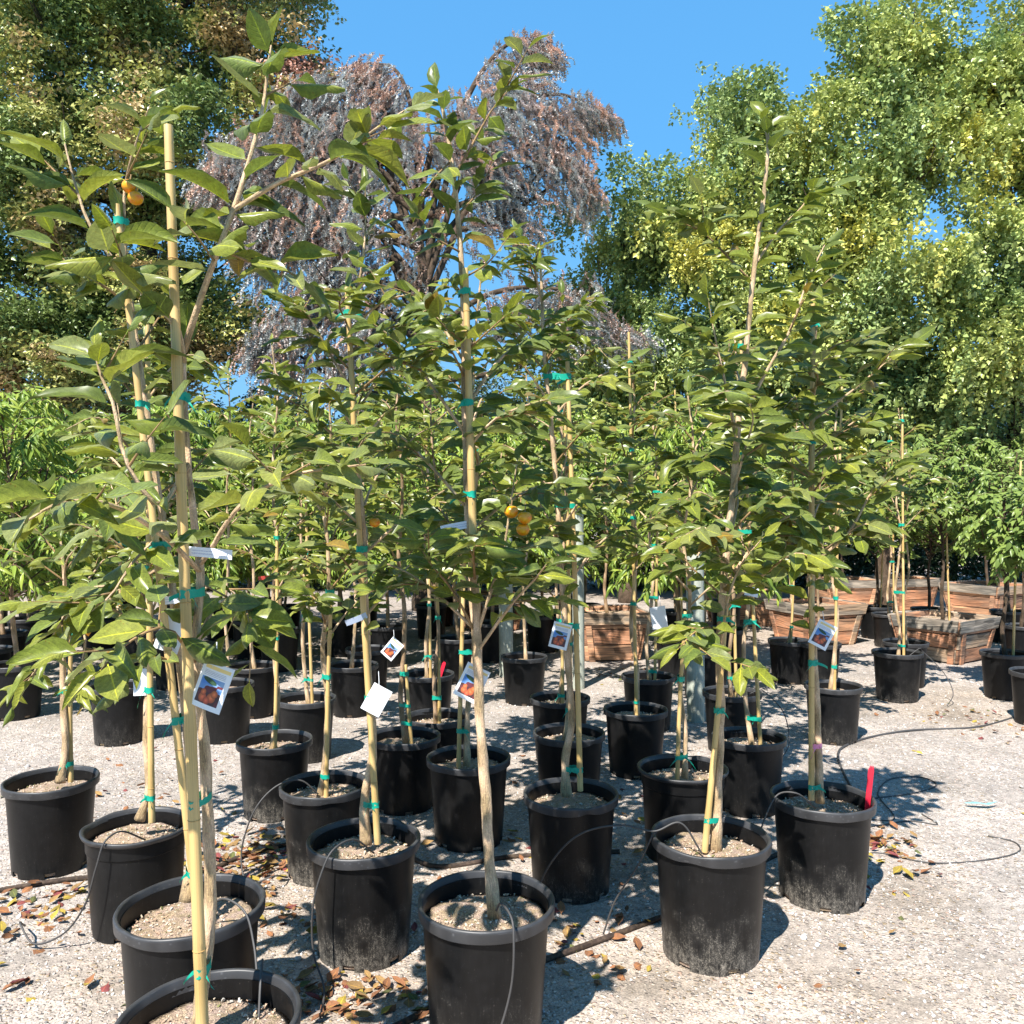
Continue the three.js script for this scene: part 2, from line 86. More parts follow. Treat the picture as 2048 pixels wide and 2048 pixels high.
// tapered tube through points; rad(t) gives the radius; uv in metres
function tube(pts, rad, seg, radial, { bumpy = 0, seed = 1, cap = true, curve = true } = {}) {
  const c = curve && pts.length > 2 ? new THREE.CatmullRomCurve3(pts, false, 'centripetal') : null;
  const P = [], at = [];
  for (let i = 0; i <= seg; i++) { const t = i / seg; P.push(c ? c.getPoint(t) : pts[0].clone().lerp(pts[pts.length - 1], t)); at.push(t); }
  const pos = [], uv = [], idx = []; let n = null, len = 0, prevT = null;
  for (let i = 0; i <= seg; i++) {
    const T = (i < seg ? P[i + 1].clone().sub(P[i]) : P[i].clone().sub(P[i - 1])).normalize();
    if (!n) { n = Math.abs(T.y) > 0.9 ? V(1, 0, 0) : V(0, 1, 0); }
    n = n.clone().sub(T.clone().multiplyScalar(n.dot(T))).normalize();
    const b = T.clone().cross(n); if (i) len += P[i].distanceTo(P[i - 1]);
    const r0 = rad(at[i]);
    for (let k = 0; k <= radial; k++) {
      const a = (k % radial) / radial * Math.PI * 2, r = r0 * (1 + bumpy * noise(Math.cos(a) * 1.3 + seed, len * 14, Math.sin(a) * 1.3 + seed * 3));
      pos.push(P[i].x + (n.x * Math.cos(a) + b.x * Math.sin(a)) * r, P[i].y + (n.y * Math.cos(a) + b.y * Math.sin(a)) * r, P[i].z + (n.z * Math.cos(a) + b.z * Math.sin(a)) * r);
      uv.push(k / radial * Math.max(0.03, Math.round(r0 * 62.8) / 10), len);
    }
  }
  const q = radial + 1;
  for (let i = 0; i < seg; i++) for (let k = 0; k < radial; k++) { const a = i * q + k, b = a + q; idx.push(a, a + 1, b, a + 1, b + 1, b); }
  if (cap) for (const [i, flip] of [[0, 1], [seg, 0]]) {
    const base = pos.length / 3; pos.push(P[i].x, P[i].y, P[i].z); uv.push(0.5, 0.5);
    for (let k = 0; k < radial; k++) { const a = i * q + k; flip ? idx.push(base, a + 1, a) : idx.push(base, a, a + 1); }
  }
  const g = new THREE.BufferGeometry(); g.setAttribute('position', new THREE.Float32BufferAttribute(pos, 3)); g.setAttribute('uv', new THREE.Float32BufferAttribute(uv, 2)); g.setIndex(idx);
  g.computeVertexNormals(); g.userData.curve = c; return g;
}
const lathe = (prof, seg = 64) => { const g = new THREE.LatheGeometry(prof.map(([r, y]) => new THREE.Vector2(r, y)), seg); return g; };
function boxAt(w, h, d, x, y, z) { const g = new THREE.BoxGeometry(w, h, d); g.translate(x, y, z); return g; }
const _m = new THREE.Matrix4();
function basis(p, dir, nrm, s) { // leaf frame: +x along dir, +y close to nrm
  const x = dir.clone().normalize(); let z = x.clone().cross(nrm); if (z.lengthSq() < 1e-6) z = x.clone().cross(V(0.3, 0.2, 1)); z.normalize(); const y = z.clone().cross(x);
  return new THREE.Matrix4().makeBasis(x.multiplyScalar(s), y.multiplyScalar(s), z.multiplyScalar(s)).setPosition(p);
}

// ---------------------------------------------------------------- materials
const std = (o) => new THREE.MeshStandardMaterial(o), phy = (o) => new THREE.MeshPhysicalMaterial(o);
const barkN1 = tileNoise(256, 8, 3), barkN2 = tileNoise(256, 48, 4), barkN3 = tileNoise(256, 128, 5);
const barkTex = dataTex(256, 256, (i, j, o) => { const a = barkN1(i, j), b = barkN2(i * 2.6, j * 0.5), c = barkN3(i, j); const v = 0.5 + 0.28 * a + 0.22 * (b - 0.5) + 0.14 * (c - 0.5); o[0] = v; o[1] = v * (0.9 + 0.06 * c); o[2] = v * (0.78 + 0.1 * a); });
barkTex.repeat.set(5, 3.1);
const barkBump = dataTex(256, 256, (i, j, o) => { const v = 0.5 * barkN2(i * 2, j * 0.6) + 0.5 * barkN3(i, j); o[0] = o[1] = o[2] = v; }, false); barkBump.repeat.set(5, 3.1);
const M = {};
M.bark = std({ map: barkTex, color: lin(0.85, 0.66, 0.48), roughness: 0.9, bumpMap: barkBump, bumpScale: 0.002 });
M.barkPale = std({ map: barkTex, color: lin(1.25, 1.02, 0.76), roughness: 0.88, bumpMap: barkBump, bumpScale: 0.0016 });
M.barkDark = std({ map: barkTex, color: lin(0.22, 0.17, 0.13), roughness: 0.95, bumpMap: barkBump, bumpScale: 0.006 });
M.twig = std({ map: barkTex, color: lin(0.7, 0.5, 0.27), roughness: 0.8 });
M.twigDark = std({ map: barkTex, color: lin(0.2, 0.13, 0.09), roughness: 0.85 });
const bamN = tileNoise(256, 64, 9), bamC = tileNoise(256, 6, 10), bamS = tileNoise(256, 24, 12);
const bamTex = dataTex(256, 256, (i, j, o) => { const f = bamN(i * 2, j * 0.12), c = bamC(i, j), s = bamS(i * 0.6, j * 0.5) > 0.8 ? 0.1 : 0; const v = 0.78 + 0.1 * f + 0.14 * (c - 0.5) - s; o[0] = v; o[1] = v * (0.86 + 0.05 * c); o[2] = v * (0.58 + 0.12 * c); });
bamTex.repeat.set(4, 1.2);
M.bamboo = std({ map: bamTex, color: lin(0.95, 0.86, 0.7), roughness: 0.55 });
M.bambooNode = std({ map: bamTex, color: lin(0.72, 0.55, 0.36), roughness: 0.7 });
// black nursery plastic, with dried splash specks of soil that thicken near the foot
const potN1 = tileNoise(512, 9, 21), potN2 = tileNoise(512, 40, 22), potN3 = tileNoise(512, 180, 23), potN4 = tileNoise(512, 20, 24);
function potTex(amount) {
  const R = rng(amount * 991 + 4), scr = []; for (let n = 0; n < 26; n++) { const t = (R() - 0.5) * 2.2 + 1.57; scr.push([R() * 512, R() * 400 + 60, [Math.cos(t), Math.sin(t)], 8 + 30 * R() * R()]); }
  return dataTex(512, 512, (i, j, o) => {
    const h = j / 512, grain = potN3(i, j), streak = potN2(i * 2, j * 0.25), patch = potN1(i, j), fine = potN2(i, j);
    let k = Math.max(0, 1 - h / (0.2 + 0.5 * patch)) * amount;            // splash reaches higher in some places than in others
    const speck = grain + 0.35 * (fine - 0.5) + 0.3 * (streak - 0.5) > 1.02 - 0.78 * k ? 1 : 0;
    const film = 0.05 * potN4(i, j) + 0.03 * streak;
    const d = k * (0.07 + 0.42 * grain * fine + 0.2 * (streak - 0.2)) + speck * 0.12 * grain + (grain > 0.975 && fine > 0.7 ? 0.25 : 0);
    let sc = 0; for (const [x, y, a, l] of scr) { const u = (i - x) * a[0] + (j - y) * a[1], v = (j - y) * a[0] - (i - x) * a[1]; if (u > 0 && u < l && Math.abs(v) < 0.7) sc = 0.13 * grain; }
    const b = 0.062 + film * 0.4 + sc;
    o[0] = b + d; o[1] = b * 1.0 + d * 0.94; o[2] = b * 1.02 + d * 0.84;
  });
}
const potMats = [1.0, 0.5, 0.12].map((a) => { const t = potTex(a); return phy({ map: t, roughness: 0.42, specularIntensity: 0.55 }); });
M.potRim = std({ map: dataTex(256, 64, (i, j, o) => { const a = barkN1(i, j), c = barkN3(i, j), s = barkN2(i, j * 0.3); const v = 0.18 + 0.07 * a + 0.06 * (s - 0.5) + (c > 0.93 ? 0.1 : 0); o[0] = v; o[1] = v * 1.0; o[2] = v * 1.02; }), roughness: 0.45 });
const soilN1 = tileNoise(256, 10, 31), soilN2 = tileNoise(256, 70, 32), soilN3 = tileNoise(256, 128, 33);
const soilTex = dataTex(256, 256, (i, j, o) => { const a = soilN1(i, j), b = soilN2(i, j), c = soilN3(i, j); const v = 0.58 + 0.24 * (b - 0.5) + 0.3 * (c - 0.5) + 0.1 * (a - 0.5); o[0] = v * 1.0; o[1] = v * (0.84 + 0.05 * b); o[2] = v * (0.66 + 0.12 * a); });
M.soil = std({ map: soilTex, roughness: 1, bumpMap: soilTex, bumpScale: 0.006 });
M.chip = std({ color: lin(1, 1, 1), roughness: 0.95 });
M.tie = phy({ color: lin(0.0, 0.33, 0.22), roughness: 0.55, side: THREE.DoubleSide });
M.pinkTie = std({ color: lin(0.75, 0.25, 0.4), roughness: 0.6, side: THREE.DoubleSide });
M.card = std({ color: lin(0.8, 0.82, 0.84), roughness: 0.5 });
M.cardBlue = std({ color: lin(0.5, 0.58, 0.75), roughness: 0.5 });
M.red = std({ color: lin(0.75, 0.02, 0.05), roughness: 0.4 });
M.redDull = std({ color: lin(0.55, 0.07, 0.05), roughness: 0.5 });
M.orange = std({ color: lin(0.75, 0.3, 0.02), roughness: 0.5 });
M.yellow = std({ color: lin(0.8, 0.55, 0.02), roughness: 0.5 });
M.lime = std({ color: lin(0.2, 0.75, 0.08), roughness: 0.5 });
M.hose = std({ color: lin(0.055, 0.052, 0.05), roughness: 0.6 });
M.hoseDusty = std({ map: soilTex, color: lin(0.16, 0.14, 0.13), roughness: 0.85 });
M.fruit = phy({ map: dataTex(128, 128, (i, j, o) => { const a = barkN1(i * 2, j * 2), c = barkN3(i, j); o[0] = 0.9 + 0.05 * c; o[1] = 0.55 + 0.2 * (a - 0.4) + 0.04 * c; o[2] = 0.07; }), roughness: 0.32, clearcoat: 0.3, clearcoatRoughness: 0.3 });
M.calyx = std({ color: lin(0.16, 0.19, 0.05), roughness: 0.8, side: THREE.DoubleSide });
const postTex = dataTex(256, 256, (i, j, o) => { const a = barkN1(i, j), b = barkN2(i * 2, j * 0.3), c = barkN3(i, j); const v = 0.62 + 0.1 * (a - 0.5) + 0.1 * (b - 0.5) + 0.06 * (c - 0.5); o[0] = v * 1.12; o[1] = v * 1.14; o[2] = v * 1.08; });
M.post = std({ map: postTex, color: lin(0.86, 0.88, 0.83), roughness: 0.8 });
M.wire = std({ color: lin(0.3, 0.3, 0.3), roughness: 0.5, metalness: 0.6 });
// weathered redwood boards
function woodTex(seed, r, g, b, grey) {
  const n1 = tileNoise(256, 5, seed), n2 = tileNoise(256, 64, seed + 1), n3 = tileNoise(256, 128, seed + 2), n4 = tileNoise(256, 10, seed + 3);
  return dataTex(256, 256, (i, j, o) => { const w = 3 * n1(i * 0.5, j), f = n2(i * 0.1, j * 1.0 + w * 12), s = n3(i * 0.2, j), st = n4(i * 0.4, j); const v = 0.62 + 0.3 * (f - 0.5) + 0.16 * (s - 0.5) + 0.22 * (n1(i, j) - 0.5), d = st > 0.78 ? 0.7 : 1, k = grey * clamp((n4(i + 60, j + 30) - 0.35) * 3, 0, 1);
    o[0] = v * d * (r * (1 - k) + 0.78 * k); o[1] = v * d * (g * (1 - k) + 0.74 * k); o[2] = v * d * (b * (1 - k) + 0.68 * k); });
}
M.wood = [woodTex(41, 1.22, 0.92, 0.7, 0.15), woodTex(51, 1.12, 0.8, 0.6, 0.3), woodTex(61, 1.12, 0.94, 0.76, 0.6), woodTex(71, 1.0, 0.92, 0.82, 1)].map((t) => std({ map: t, roughness: 0.9, bumpMap: t, bumpScale: 0.002 }));

// ---------------------------------------------------------------- leaves
// broad oval leaf, unit length along +x, upper face +y
function leafGeo({ wide = 0.24, curl = 0.12, fold = 0.25, twist = 0, wave = 0.02, nx = 6, nz = 4, tip = 1, seed = 1, roll = 0, stalk = 0.09 }) {
  const pos = [], uv = [], idx = [];
  for (let i = 0; i <= nx; i++) {
    const u = i / nx, w = wide * Math.pow(Math.sin(Math.PI * Math.pow(u, 0.82)), 0.72) * (1 - 0.15 * u * tip) + (i === 0 || i === nx ? 0.004 : 0);
    const cx = stalk + (1 - stalk) * u, bend = -curl * u * u;
    for (let k = 0; k <= nz; k++) {
      const v = (k / nz) * 2 - 1, s = Math.abs(v);
      let z = v * w * Math.cos(fold * s + roll * s * s), y = w * s * Math.sin(fold) - roll * w * s * s * 0.9 + wave * Math.sin(u * 9 + seed + (v > 0 ? 1.5 : 0)) * s;
      const a = twist * (u - 0.3); const zz = z * Math.cos(a) - y * Math.sin(a), yy = z * Math.sin(a) + y * Math.cos(a);
      pos.push(cx, bend + yy, zz); uv.push(u, v * 0.5 + 0.5);
    }
  }
  for (let i = 0; i < nx; i++) for (let k = 0; k < nz; k++) { const a = i * (nz + 1) + k, b = a + nz + 1; idx.push(a, a + 1, b, a + 1, b + 1, b); }
  if (stalk > 0.01) { const b0 = pos.length / 3, t = 0.012; pos.push(0, 0, -t, 0, 0, t, stalk + 0.04, -0.002, t * 0.8, stalk + 0.04, -0.002, -t * 0.8); uv.push(0, 0.5, 0, 0.5, 0.3, 0.5, 0.3, 0.5); idx.push(b0, b0 + 1, b0 + 2, b0, b0 + 2, b0 + 3); }
  const g = new THREE.BufferGeometry(); g.setAttribute('position', new THREE.Float32BufferAttribute(pos, 3)); g.setAttribute('uv', new THREE.Float32BufferAttribute(uv, 2)); g.setIndex(idx); g.computeVertexNormals(); return g;
}
const leafShapes = [
  leafGeo({ curl: 0.1, fold: 0.3, seed: 1 }), leafGeo({ curl: 0.22, fold: 0.45, seed: 2, twist: 0.35 }), leafGeo({ curl: 0.3, fold: 0.15, seed: 3, wide: 0.27, roll: 0.5, wave: 0.05 }),
  leafGeo({ curl: 0.05, fold: 0.75, seed: 4, wide: 0.26, wave: 0.04 }), leafGeo({ curl: 0.34, fold: 0.6, seed: 5, twist: -0.5, wide: 0.22, wave: 0.04 }), leafGeo({ curl: -0.06, fold: 0.25, seed: 6, twist: -0.25, wide: 0.28 }),
  leafGeo({ curl: 0.18, fold: 0.05, roll: 0.9, seed: 7, wide: 0.26, wave: 0.05 }), leafGeo({ curl: 0.2, fold: 0.95, seed: 8, wide: 0.25, twist: 0.3 }),
];
const simpleLeaf = [leafGeo({ nx: 4, nz: 2, curl: 0.15, fold: 0.3, seed: 1 }), leafGeo({ nx: 4, nz: 2, curl: 0.28, fold: 0.6, seed: 2, twist: 0.4, wide: 0.29 })];
const lfN = tileNoise(256, 22, 81), lfN2 = tileNoise(256, 90, 82);
const leafTex = dataTex(256, 128, (i, j, o) => { // veins and blotches of a broad leaf
  const u = i / 256, v = (j + 0.5) / 128 * 2 - 1, s = Math.abs(v), rib = Math.exp(-s * s / 0.0022), ph = ((u * 1.0 - s * 0.26) * 8.2) % 1, vein = Math.exp(-Math.pow((ph - 0.5) / 0.07, 2)) * (1 - s) * 0.6;
  const b = 0.62 + 0.13 * (lfN(i, j) - 0.5) + 0.1 * (lfN2(i, j) - 0.5);
  const k = clamp(rib * 0.9 + vein * 0.4, 0, 1); o[0] = b * (1 - k) + 0.95 * k; o[1] = b * (1 - k) + 0.92 * k; o[2] = b * (1 - k) + 0.62 * k;
  if (lfN(i + 40, j * 2 + 10) > 0.93) { o[0] = 0.6; o[1] = 0.42; o[2] = 0.25; }
});
const leafBump = dataTex(256, 128, (i, j, o) => { const u = i / 256, s = Math.abs((j + 0.5) / 128 * 2 - 1), ph = ((u - s * 0.26) * 8.2) % 1; const v = 0.6 - 0.4 * Math.exp(-Math.pow((ph - 0.5) / 0.12, 2)) * (1 - s * 0.6) - 0.4 * Math.exp(-s * s / 0.004) + 0.1 * lfN2(i, j); o[0] = o[1] = o[2] = v; }, false);
const leafMat = (r, g, b, tr = 0.38) => phy({ map: leafTex, color: lin(r, g, b), roughness: 0.95, transmission: tr, thickness: 0, clearcoat: 0.6, clearcoatRoughness: 0.3, specularIntensity: 0.3, side: THREE.DoubleSide, bumpMap: leafBump, bumpScale: 0.002 });
const persimmonMats = [leafMat(0.52, 0.63, 0.07), leafMat(0.62, 0.7, 0.075), leafMat(0.44, 0.58, 0.1), leafMat(0.36, 0.48, 0.075), leafMat(0.74, 0.8, 0.1), leafMat(0.62, 0.7, 0.2)];
const yellowLeaf = leafMat(0.75, 0.5, 0.07);
const plainLeaf = (r, g, b, tr = 0.32, cc = 0.5) => phy({ color: lin(r, g, b), roughness: 0.97, transmission: tr, thickness: 0, clearcoat: cc, clearcoatRoughness: 0.32, specularIntensity: 0.3, side: THREE.DoubleSide });

// ---------------------------------------------------------------- the ground
{
  const S = 1024, col = new Float32Array(S * S * 3), hgt = new Float32Array(S * S), r = rng(5);
  const g1 = tileNoise(S, 8, 91), g2 = tileNoise(S, 64, 92), g3 = tileNoise(S, 400, 93);
  for (let j = 0; j < S; j++) for (let i = 0; i < S; i++) { const k = j * S + i, a = g1(i, j), b = g2(i, j), c = g3(i, j), v = 0.66 + 0.1 * (a - 0.5) + 0.14 * (b - 0.5) + 0.2 * (c - 0.5); col[k * 3] = v * 1.02; col[k * 3 + 1] = v * 0.955; col[k * 3 + 2] = v * 0.88; hgt[k] = 0.25 * c + 0.15 * b; }
  const tones = [[0.82, 0.78, 0.72], [0.72, 0.66, 0.58], [0.68, 0.63, 0.59], [0.9, 0.87, 0.83], [0.8, 0.69, 0.62], [0.6, 0.55, 0.51], [0.68, 0.6, 0.48]];
  for (let n = 0; n < 26000; n++) {
    const cx = r() * S, cy = r() * S, R = 1.0 + 4.2 * Math.pow(r(), 3.4), e = 0.6 + 0.4 * r(), a = r() * 3.14, ca = Math.cos(a), sa = Math.sin(a), t = tones[Math.floor(r() * tones.length)], f = 0.8 + 0.3 * r();
    if (g1(cx, cy) < 0.3 && r() < 0.6) continue;
    for (let y = Math.floor(cy - R); y <= cy + R; y++) for (let x = Math.floor(cx - R); x <= cx + R; x++) {
      const dx = x - cx, dy = y - cy, p = (dx * ca + dy * sa) / R, q = (-dx * sa + dy * ca) / (R * e), d = p * p + q * q; if (d > 1) continue;
      const k = ((y % S + S) % S) * S + ((x % S + S) % S); col[k * 3] = t[0] * f; col[k * 3 + 1] = t[1] * f; col[k * 3 + 2] = t[2] * f; hgt[k] = 0.35 + 0.5 * Math.sqrt(1 - d) * Math.min(1, R / 4);
    }
  }
  const ct = dataTex(S, S, (i, j, o) => { const k = (j * S + i) * 3; o[0] = col[k]; o[1] = col[k + 1]; o[2] = col[k + 2]; }), bt = dataTex(S, S, (i, j, o) => { o[0] = o[1] = o[2] = hgt[j * S + i]; }, false);
  const mat = std({ map: ct, bumpMap: bt, bumpScale: 0.009, roughness: 0.95, vertexColors: true, color: lin(0.83, 0.845, 0.89) });
  // one sheet; finer rows near the viewer, stretching out to the horizon
  const xs = [], zs = []; for (let i = -70; i <= 70; i++) { const t = i / 70; xs.push(Math.sign(t) * (9 * Math.abs(t) + 171 * Math.pow(Math.abs(t), 7))); } for (let i = 0; i <= 150; i++) { const t = i / 150; zs.push(3 - 17 * t - 206 * Math.pow(t, 8)); }
  const pos = [], uv = [], vc = [], idx = [];
  zs.forEach((z) => xs.forEach((x) => {
    const near = Math.abs(x) < 9 && z > -12;
    pos.push(x, near ? 0.012 * noise(x * 1.3, z * 1.3, 4) + 0.006 * noise(x * 4, z * 4, 9) - 0.012 : -0.012, z); uv.push(x / 1.7, z / 1.7);
    const n1 = noise(x * 0.55, z * 0.55, 1.7), n2 = noise(x * 1.9, z * 1.9, 6.1), n3 = noise(x * 5.5, z * 5.5, 2.2);
    const damp = clamp((n2 + 0.5 * n3 - 0.16) * 2.2, 0, 1) * 0.26, sand = clamp((n1 + 0.4 * n2) * 1.6, 0, 1);
    const f = 1 - damp; vc.push(f * (1.0 + 0.02 * sand), f * (0.985 - 0.03 * sand - 0.05 * damp), f * (0.97 - 0.1 * sand - 0.16 * damp));
  }));
  for (let j = 0; j < zs.length - 1; j++) for (let i = 0; i < xs.length - 1; i++) { const a = j * xs.length + i, b = a + xs.length; idx.push(a, a + 1, b, a + 1, b + 1, b); }
  const g = new THREE.BufferGeometry(); g.setAttribute('position', new THREE.Float32BufferAttribute(pos, 3)); g.setAttribute('uv', new THREE.Float32BufferAttribute(uv, 2)); g.setAttribute('color', new THREE.Float32BufferAttribute(vc, 3)); g.setIndex(idx); g.computeVertexNormals();
  const nn = g.attributes.normal; if (nn.getY(0) < 0) { for (let i = 0; i < idx.length; i += 3) { const t = idx[i]; idx[i] = idx[i + 1]; idx[i + 1] = t; } g.setIndex(idx); g.computeVertexNormals(); }
  top('gravel_ground', g, mat, 'pale tan crushed gravel and sand of the nursery yard', null, null, 'structure');
  // loose stones
  const stone = mergeVertices(new THREE.IcosahedronGeometry(1, 1).deleteAttribute('uv').deleteAttribute('normal')), sp = stone.attributes.position;
  for (let i = 0; i < sp.count; i++) { const f = 1 + 0.5 * noise(sp.getX(i) * 1.4 + 5, sp.getY(i) * 1.4, sp.getZ(i) * 1.4); sp.setXYZ(i, sp.getX(i) * f, sp.getY(i) * f * 0.62, sp.getZ(i) * f * 0.82); }
  stone.computeVertexNormals();
  const sm = std({ color: lin(1, 1, 1), roughness: 0.9 }), mats = [], cols = [], q = new THREE.Quaternion(), tonesL = [[0.62, 0.58, 0.54], [0.48, 0.43, 0.38], [0.4, 0.37, 0.35], [0.74, 0.71, 0.68], [0.52, 0.42, 0.37], [0.2, 0.19, 0.18]];
  for (let n = 0; n < 34000; n++) {
    const z = -1.3 - 7.2 * Math.pow(r(), 1.5), x = (r() - 0.5) * (2.2 - z * 1.35); const c = noise(x * 0.9, z * 0.9, 3.3); if (c < -0.25 && r() < 0.75) continue;
    const s = 0.0022 + 0.005 * Math.pow(r(), 3) + (r() < 0.012 ? 0.004 + 0.008 * r() : 0); q.setFromEuler(new THREE.Euler(r() * 0.7, r() * 6.3, r() * 0.7));
    mats.push(new THREE.Matrix4().compose(V(x, 0.012 * noise(x * 1.3, z * 1.3, 4) + 0.006 * noise(x * 4, z * 4, 9) - 0.012 + s * 0.3, z), q, V(s, s, s)));
    const t = tonesL[Math.floor(r() * 5.25)], f = 0.8 + 0.35 * r(); cols.push(lin(t[0] * f, t[1] * f, t[2] * f));
  }
  const st = instances('loose_gravel', stone, sm, mats, scene, cols); tag(st, 'loose gravel stones scattered over the yard floor', 'gravel', null, 'stuff');
}
const groundY = (x, z) => (Math.abs(x) < 9 && z > -12 ? 0.012 * noise(x * 1.3, z * 1.3, 4) + 0.006 * noise(x * 4, z * 4, 9) - 0.012 : -0.012);

// ---------------------------------------------------------------- potted trees
const HOLES = 6;
function potWall(type) { // shell with real drain openings at the foot
  const seg = 72, rows = type ? [[0.176, 0], [0.177, 0.026], [0.181, 0.1], [0.19, 0.25], [0.194, 0.345], [0.2, 0.35], [0.2, 0.372], [0.203, 0.41]] : [[0.172, 0], [0.1735, 0.026], [0.178, 0.1], [0.186, 0.22], [0.194, 0.34], [0.199, 0.41]];
  const inner = [...rows].reverse().map(([r, y]) => [r - 0.004, y]).filter(([, y]) => y > 0.2 || y < 0.03);
  const prof = [...rows, ...inner], pos = [], uv = [], idx = [];
  prof.forEach(([r, y], j) => { for (let i = 0; i <= seg; i++) { const a = i / seg * Math.PI * 2; pos.push(r * Math.cos(a), y, r * Math.sin(a)); uv.push(i / seg * 3, y / 0.43); } });
  for (let j = 0; j < prof.length - 1; j++) for (let i = 0; i < seg; i++) {
    const low = prof[j][1] < 0.03 && prof[j + 1][1] < 0.03, f = (i / seg * HOLES) % 1; if (low && f > 0.36 && f < 0.64) continue;
    if (j === rows.length + 0 && false) continue;
    const a = j * (seg + 1) + i, b = a + seg + 1; idx.push(a, b, a + 1, a + 1, b, b + 1);
  }
  const g = new THREE.BufferGeometry(); g.setAttribute('position', new THREE.Float32BufferAttribute(pos, 3)); g.setAttribute('uv', new THREE.Float32BufferAttribute(uv, 2)); g.setIndex(idx); g.computeVertexNormals();
  return toCreasedNormals(g, 0.6);
}
const wallGeo = [potWall(0), potWall(1)];
const rimGeo = [
  lathe([[0.1985, 0.392], [0.2105, 0.391], [0.2135, 0.393], [0.2155, 0.42], [0.2155, 0.4255], [0.2135, 0.4295], [0.2095, 0.431], [0.2045, 0.43], [0.2015, 0.4265], [0.197, 0.41], [0.1952, 0.395]], 80),
  lathe([[0.2035, 0.402], [0.2105, 0.405], [0.2185, 0.412], [0.2215, 0.42], [0.2205, 0.426], [0.216, 0.4285], [0.209, 0.427], [0.203, 0.42], [0.199, 0.405]], 80),
];
const dented = (g, at, wide, deep) => { const o = g.clone(), p = o.attributes.position; for (let i = 0; i < p.count; i++) { const x = p.getX(i), z = p.getZ(i), a = Math.atan2(z, x), d = Math.atan2(Math.sin(a - at), Math.cos(a - at)), f = Math.exp(-d * d / (wide * wide)), r = Math.hypot(x, z), w = 1 - 0.03 * f * deep + 0.004 * Math.sin(a * 2 + at) + 0.003 * noise(Math.cos(a) * 3 + at, Math.sin(a) * 3); p.setXYZ(i, x * w, p.getY(i) + (0.43 - p.getY(i)) * 0.3 * f * deep - 0.006 * f * deep + 0.003 * noise(Math.cos(a) * 2, Math.sin(a) * 2, at), z * w); } o.computeVertexNormals(); return o; };
const rimSet = rimGeo.map((g) => [dented(g, 1.2, 0.3, 0.3), dented(g, 2.2, 0.16, 1.3), dented(g, 4.4, 0.5, 0.6), dented(g, 0.3, 0.25, 1)]);
// soil surface and the root ball below it
function soilGeo(seed) {
  const pos = [], uv = [], idx = [], seg = 48, ring = 9, R = 0.191;
  for (let j = 0; j <= ring; j++) for (let i = 0; i <= seg; i++) { const a = i / seg * Math.PI * 2, r = R * j / ring, x = r * Math.cos(a), z = r * Math.sin(a); pos.push(x, 0.362 + 0.016 * noise(x * 9 + seed, z * 9, seed) + 0.007 * noise(x * 34, z * 34, seed) + 0.012 * (1 - j / ring), z); uv.push(x * 5, z * 5); }
  for (let i = 0; i <= seg; i++) { const a = i / seg * Math.PI * 2; pos.push(0.165 * Math.cos(a), 0.01, 0.165 * Math.sin(a)); uv.push(i / seg * 5, 2); }
  for (let j = 0; j <= ring; j++) for (let i = 0; i < seg; i++) { const a = j * (seg + 1) + i, b = a + seg + 1; idx.push(a, a + 1, b, a + 1, b + 1, b); }
  const g = new THREE.BufferGeometry(); g.setAttribute('position', new THREE.Float32BufferAttribute(pos, 3)); g.setAttribute('uv', new THREE.Float32BufferAttribute(uv, 2)); g.setIndex(idx); g.computeVertexNormals(); return g;
}
const soilGeos = [1, 2, 3, 4, 5].map((s) => soilGeo(s * 7.3));
const chipGeo = new THREE.BoxGeometry(1, 0.45, 0.6); { const p = chipGeo.attributes.position; for (let i = 0; i < p.count; i++) p.setXYZ(i, p.getX(i) * (p.getY(i) > 0 ? 0.7 : 1), p.getY(i), p.getZ(i) * (p.getX(i) > 0 ? 0.6 : 1)); chipGeo.computeVertexNormals(); }
function addPot(t, s, { type = 0, dirt = 1, seed = 1, chips = true, turn = 0 } = {}) {
  const w = part('pot', wallGeo[type], potMats[dirt], t); const r = rng(seed * 77 + 3); w.scale.set(s * (1 + 0.02 * (r() - 0.5)), s, s * (1 + 0.02 * (r() - 0.5))); w.rotation.set(0, turn, 0);
  const rim = part('rim', rimSet[type][seed % 4], M.potRim, w); rim.scale.set(1 + 0.012 * (r() - 0.5), 1, 1 + 0.012 * (r() - 0.5));
  const so = part('soil', soilGeos[seed % 5], M.soil, t); so.scale.setScalar(s); so.rotation.y = r() * 6;
  if (chips) {
    const mats = [], cols = [], q = new THREE.Quaternion();
    for (let i = 0; i < 420; i++) { const a = r() * 6.283, d = 0.185 * Math.sqrt(r()), x = d * Math.cos(a), z = d * Math.sin(a), k = 0.004 + 0.009 * r() * r(); q.setFromEuler(new THREE.Euler((r() - 0.5) * 1.4, r() * 6.3, (r() - 0.5) * 1.4)); mats.push(new THREE.Matrix4().compose(V(x * s, (0.363 + 0.012 * (1 - d / 0.19) + 0.008 * (r() - 0.4)) * s, z * s), q, V(k * 1.3, k, k))); const f = 0.55 + 0.5 * r(), m = r(); cols.push(m < 0.5 ? lin(0.64 * f, 0.53 * f, 0.39 * f) : m < 0.8 ? lin(0.56 * f, 0.38 * f, 0.26 * f) : m < 0.93 ? lin(0.7 * f, 0.66 * f, 0.58 * f) : lin(0.2 * f, 0.2 * f, 0.07 * f)); }
    instances('bark_chips', chipGeo, M.chip, mats, t, cols);
  }
}
